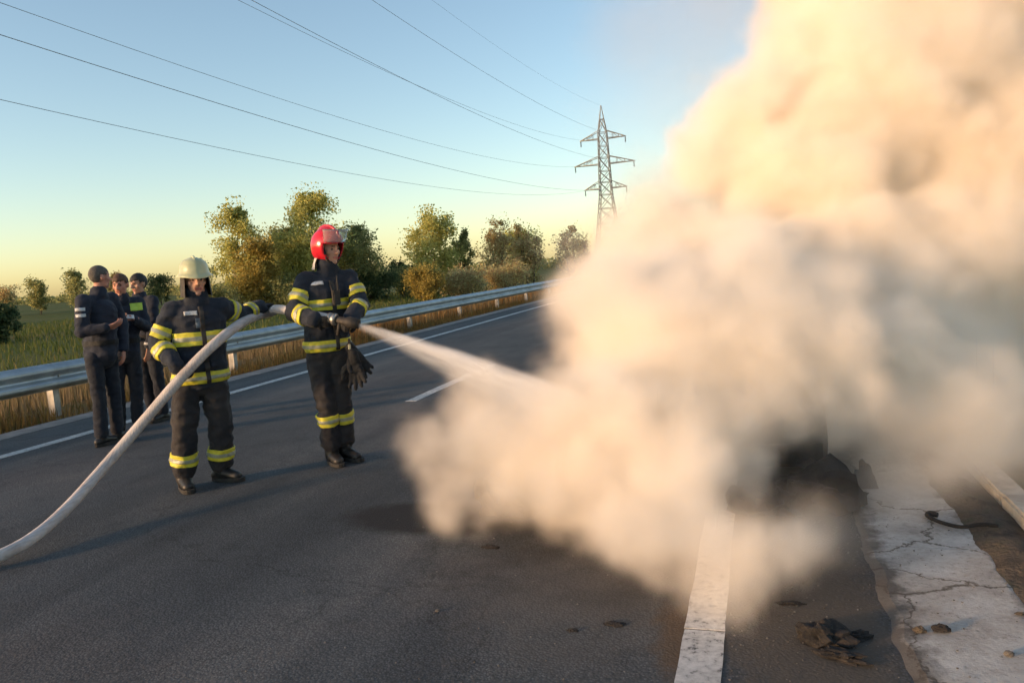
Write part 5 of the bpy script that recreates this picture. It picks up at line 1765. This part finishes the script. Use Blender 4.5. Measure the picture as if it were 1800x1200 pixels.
def smoke_object(name, label, puffs, mat, lo, hi, cell, edge, billow, dens_noise):
    groups = {}
    verts = []
    cls = []
    for (x, y, z, r) in puffs:
        k = min(range(len(CLASSES)), key=lambda i: abs(CLASSES[i] - r))
        verts.append((x, y, z))
        cls.append(k)
    me = bpy.data.meshes.new(name)
    me.from_pydata(verts, [], [])
    a = me.attributes.new('size_class', 'INT', 'POINT')
    a.data.foreach_set('value', cls)
    me.materials.append(mat)
    o = link(bpy.data.objects.new(name, me))
    tag(o, label, 'smoke', kind='stuff')
    g = GN(name + '_field')
    t = g.t
    P = g.pos()
    # turbulent warp of the coordinates
    wv = g.vm('SUBTRACT', g.noise(P, 1.1, 5, 0.62, True), (0.5, 0.5, 0.5))
    n = t.nodes.new('ShaderNodeVectorMath'); n.operation = 'SCALE'
    t.links.new(wv, n.inputs[0]); n.inputs['Scale'].default_value = billow * 1.5
    Q = g.vm('ADD', P, n.outputs[0])
    att = t.nodes.new('GeometryNodeInputNamedAttribute')
    att.data_type = 'INT'
    att.inputs[0].default_value = 'size_class'
    sd = None
    for k in sorted(set(cls)):
        cmp = t.nodes.new('FunctionNodeCompare')
        cmp.data_type = 'INT'
        cmp.operation = 'EQUAL'
        t.links.new(att.outputs['Attribute'], cmp.inputs[2])
        cmp.inputs[3].default_value = k
        sep = t.nodes.new('GeometryNodeSeparateGeometry')
        sep.domain = 'POINT'
        t.links.new(g.i.outputs[0], sep.inputs[0])
        t.links.new(cmp.outputs[0], sep.inputs[1])
        pr = t.nodes.new('GeometryNodeProximity')
        pr.target_element = 'POINTS'
        t.links.new(sep.outputs[0], pr.inputs[0])
        t.links.new(Q, pr.inputs['Sample Position'])
        d = g.m('SUBTRACT', CLASSES[k] * 1.14, pr.outputs['Distance'])
        sd = d if sd is None else g.m('SMOOTH_MAX', sd, d, 0.12)
    # cauliflower billows: rounded bulges at three sizes, then fine turbulence
    b1 = g.m('SUBTRACT', 0.45, g.voronoi(P, 2.0, 0.25))
    b2 = g.m('SUBTRACT', 0.42, g.voronoi(Q, 4.6, 0.25))
    f1 = g.m('SUBTRACT', g.noise(Q, 3.6, 6, 0.72), 0.5)
    sd = g.m('ADD', sd, g.m('MULTIPLY', b1, billow * 0.8))
    sd = g.m('ADD', sd, g.m('MULTIPLY', b2, billow * 0.30))
    sd = g.m('ADD', sd, g.m('MULTIPLY', f1, billow * 1.5))
    den = g.m('POWER', g.remap(sd, 0.0, edge, 0.0, 1.0, 'LINEAR'), 1.3)
    dn = g.remap(g.noise(Q, 1.5, 3, 0.55), 0.32, 0.68, 1.0 - dens_noise, 1.0, 'LINEAR')
    den = g.m('MULTIPLY', den, dn)
    px_, py_, z = g.sep(P)
    den = g.m('MULTIPLY', den, g.remap(px_, hi[0], hi[0] - 1.2))      # thins out before its last metre
    den = g.m('MULTIPLY', den, g.remap(py_, hi[1], hi[1] - 1.0))
    den = g.m('MULTIPLY', den, g.remap(z, 0.0, 0.06))
    den = g.m('MULTIPLY', den, g.remap(z, hi[2] - 0.02, hi[2] - 0.9))
    res = tuple(int((h - l) / cell) for l, h in zip(lo, hi))
    g.volume(den, lo, hi, res, mat)
    add_gn(o, g)
    return o


M['smoke_thick'] = vol_material('dense_smoke', (0.980, 0.882, 0.770), 0.0, 10.5)
M['smoke_thin'] = vol_material('thin_smoke', (0.925, 0.845, 0.745), 0.0, 3.0)
smoke_object('smoke', 'dense cream smoke billowing from the burnt car and rising in a tall plume', PUFFS, M['smoke_thick'],
             (-2.5, 2.75, -0.02), (4.8, 11.2, 6.2), 0.042, 0.28, 0.31, 0.45)
smoke_object('thin_smoke', 'thin grey smoke drifting round the edges of the dense plume', VEILS, M['smoke_thin'],
             (-2.6, 3.0, -0.02), (3.2, 11.8, 6.2), 0.06, 0.5, 0.32, 0.7)

M['smoke_faint'] = vol_material('faint_smoke', (0.70, 0.66, 0.67), 0.0, 0.42)
smoke_object('smoke_haze', 'faint grey smoke haze between the pylon and the plume', FAINT, M['smoke_faint'],
             (-3.4, 7.0, 0.0), (2.6, 13.5, 6.2), 0.12, 0.7, 0.3, 0.4)

# ------------------------------------------------------------------ water jet: a widening cone of spray from the nozzle to the wreck
JET0 = noz_tip + ax * 0.005
JET1 = Vector((-0.95, 4.98, 0.46))
jd = JET1 - JET0
jl = jd.length
me = bpy.data.meshes.new('water_spray')
me.from_pydata([(0, 0, 0), (jl, 0, 0)], [], [])
M['spray'] = vol_material('water_spray', (0.97, 0.97, 0.98), 0.1, 36.0)
me.materials.append(M['spray'])
spray = link(bpy.data.objects.new('water_spray', me))
xa = jd.normalized()
ya = Vector((0, 0, 1)).cross(xa).normalized()
za = xa.cross(ya)
mm = Matrix((xa, ya, za)).transposed().to_4x4()
mm.translation = JET0
spray.matrix_world = mm
tag(spray, 'white jet of water spraying from the nozzle into the smoke', 'spray', kind='stuff')
g = GN('water_spray_field')
P = g.pos()
x, y, z = g.sep(P)
arch = g.m('MULTIPLY', g.m('MULTIPLY', x, g.m('SUBTRACT', jl, x)), 0.035)          # slight arc of the stream
zc = g.m('SUBTRACT', z, arch)
rad = g.m('MULTIPLY_ADD', x, 0.070, 0.022)
streak = g.noise(g.vm('MULTIPLY', P, (2.2, 26.0, 26.0)), 1.0, 3, 0.6)
fall = g.remap(zc, 0.0, -0.20, 1.0, 4.0, 'LINEAR')                                  # mist hangs below the stream
down = g.m('MAXIMUM', 0.0, g.m('MULTIPLY', zc, -1.0))
up_ = g.m('MAXIMUM', 0.0, zc)
dz = g.m('ADD', g.m('MULTIPLY', up_, 1.9), g.m('MULTIPLY', down, 0.36))
rr = g.m('SQRT', g.m('ADD', g.m('MULTIPLY', y, y), g.m('MULTIPLY', dz, dz)))
core = g.remap(g.m('DIVIDE', rr, rad), 1.0, 0.15)
den = g.m('MULTIPLY', core, g.remap(streak, 0.34, 0.66, 0.18, 1.15, 'LINEAR'))
den = g.m('MULTIPLY', den, g.remap(x, 0.0, jl, 1.0, 0.30, 'LINEAR'))
den = g.m('MULTIPLY', den, g.remap(x, jl, jl - 0.3))
g.volume(den, (0.0, -0.20, -0.46), (jl, 0.20, 0.18), (int(jl / 0.016), 34, 54), M['spray'])
add_gn(spray, g)
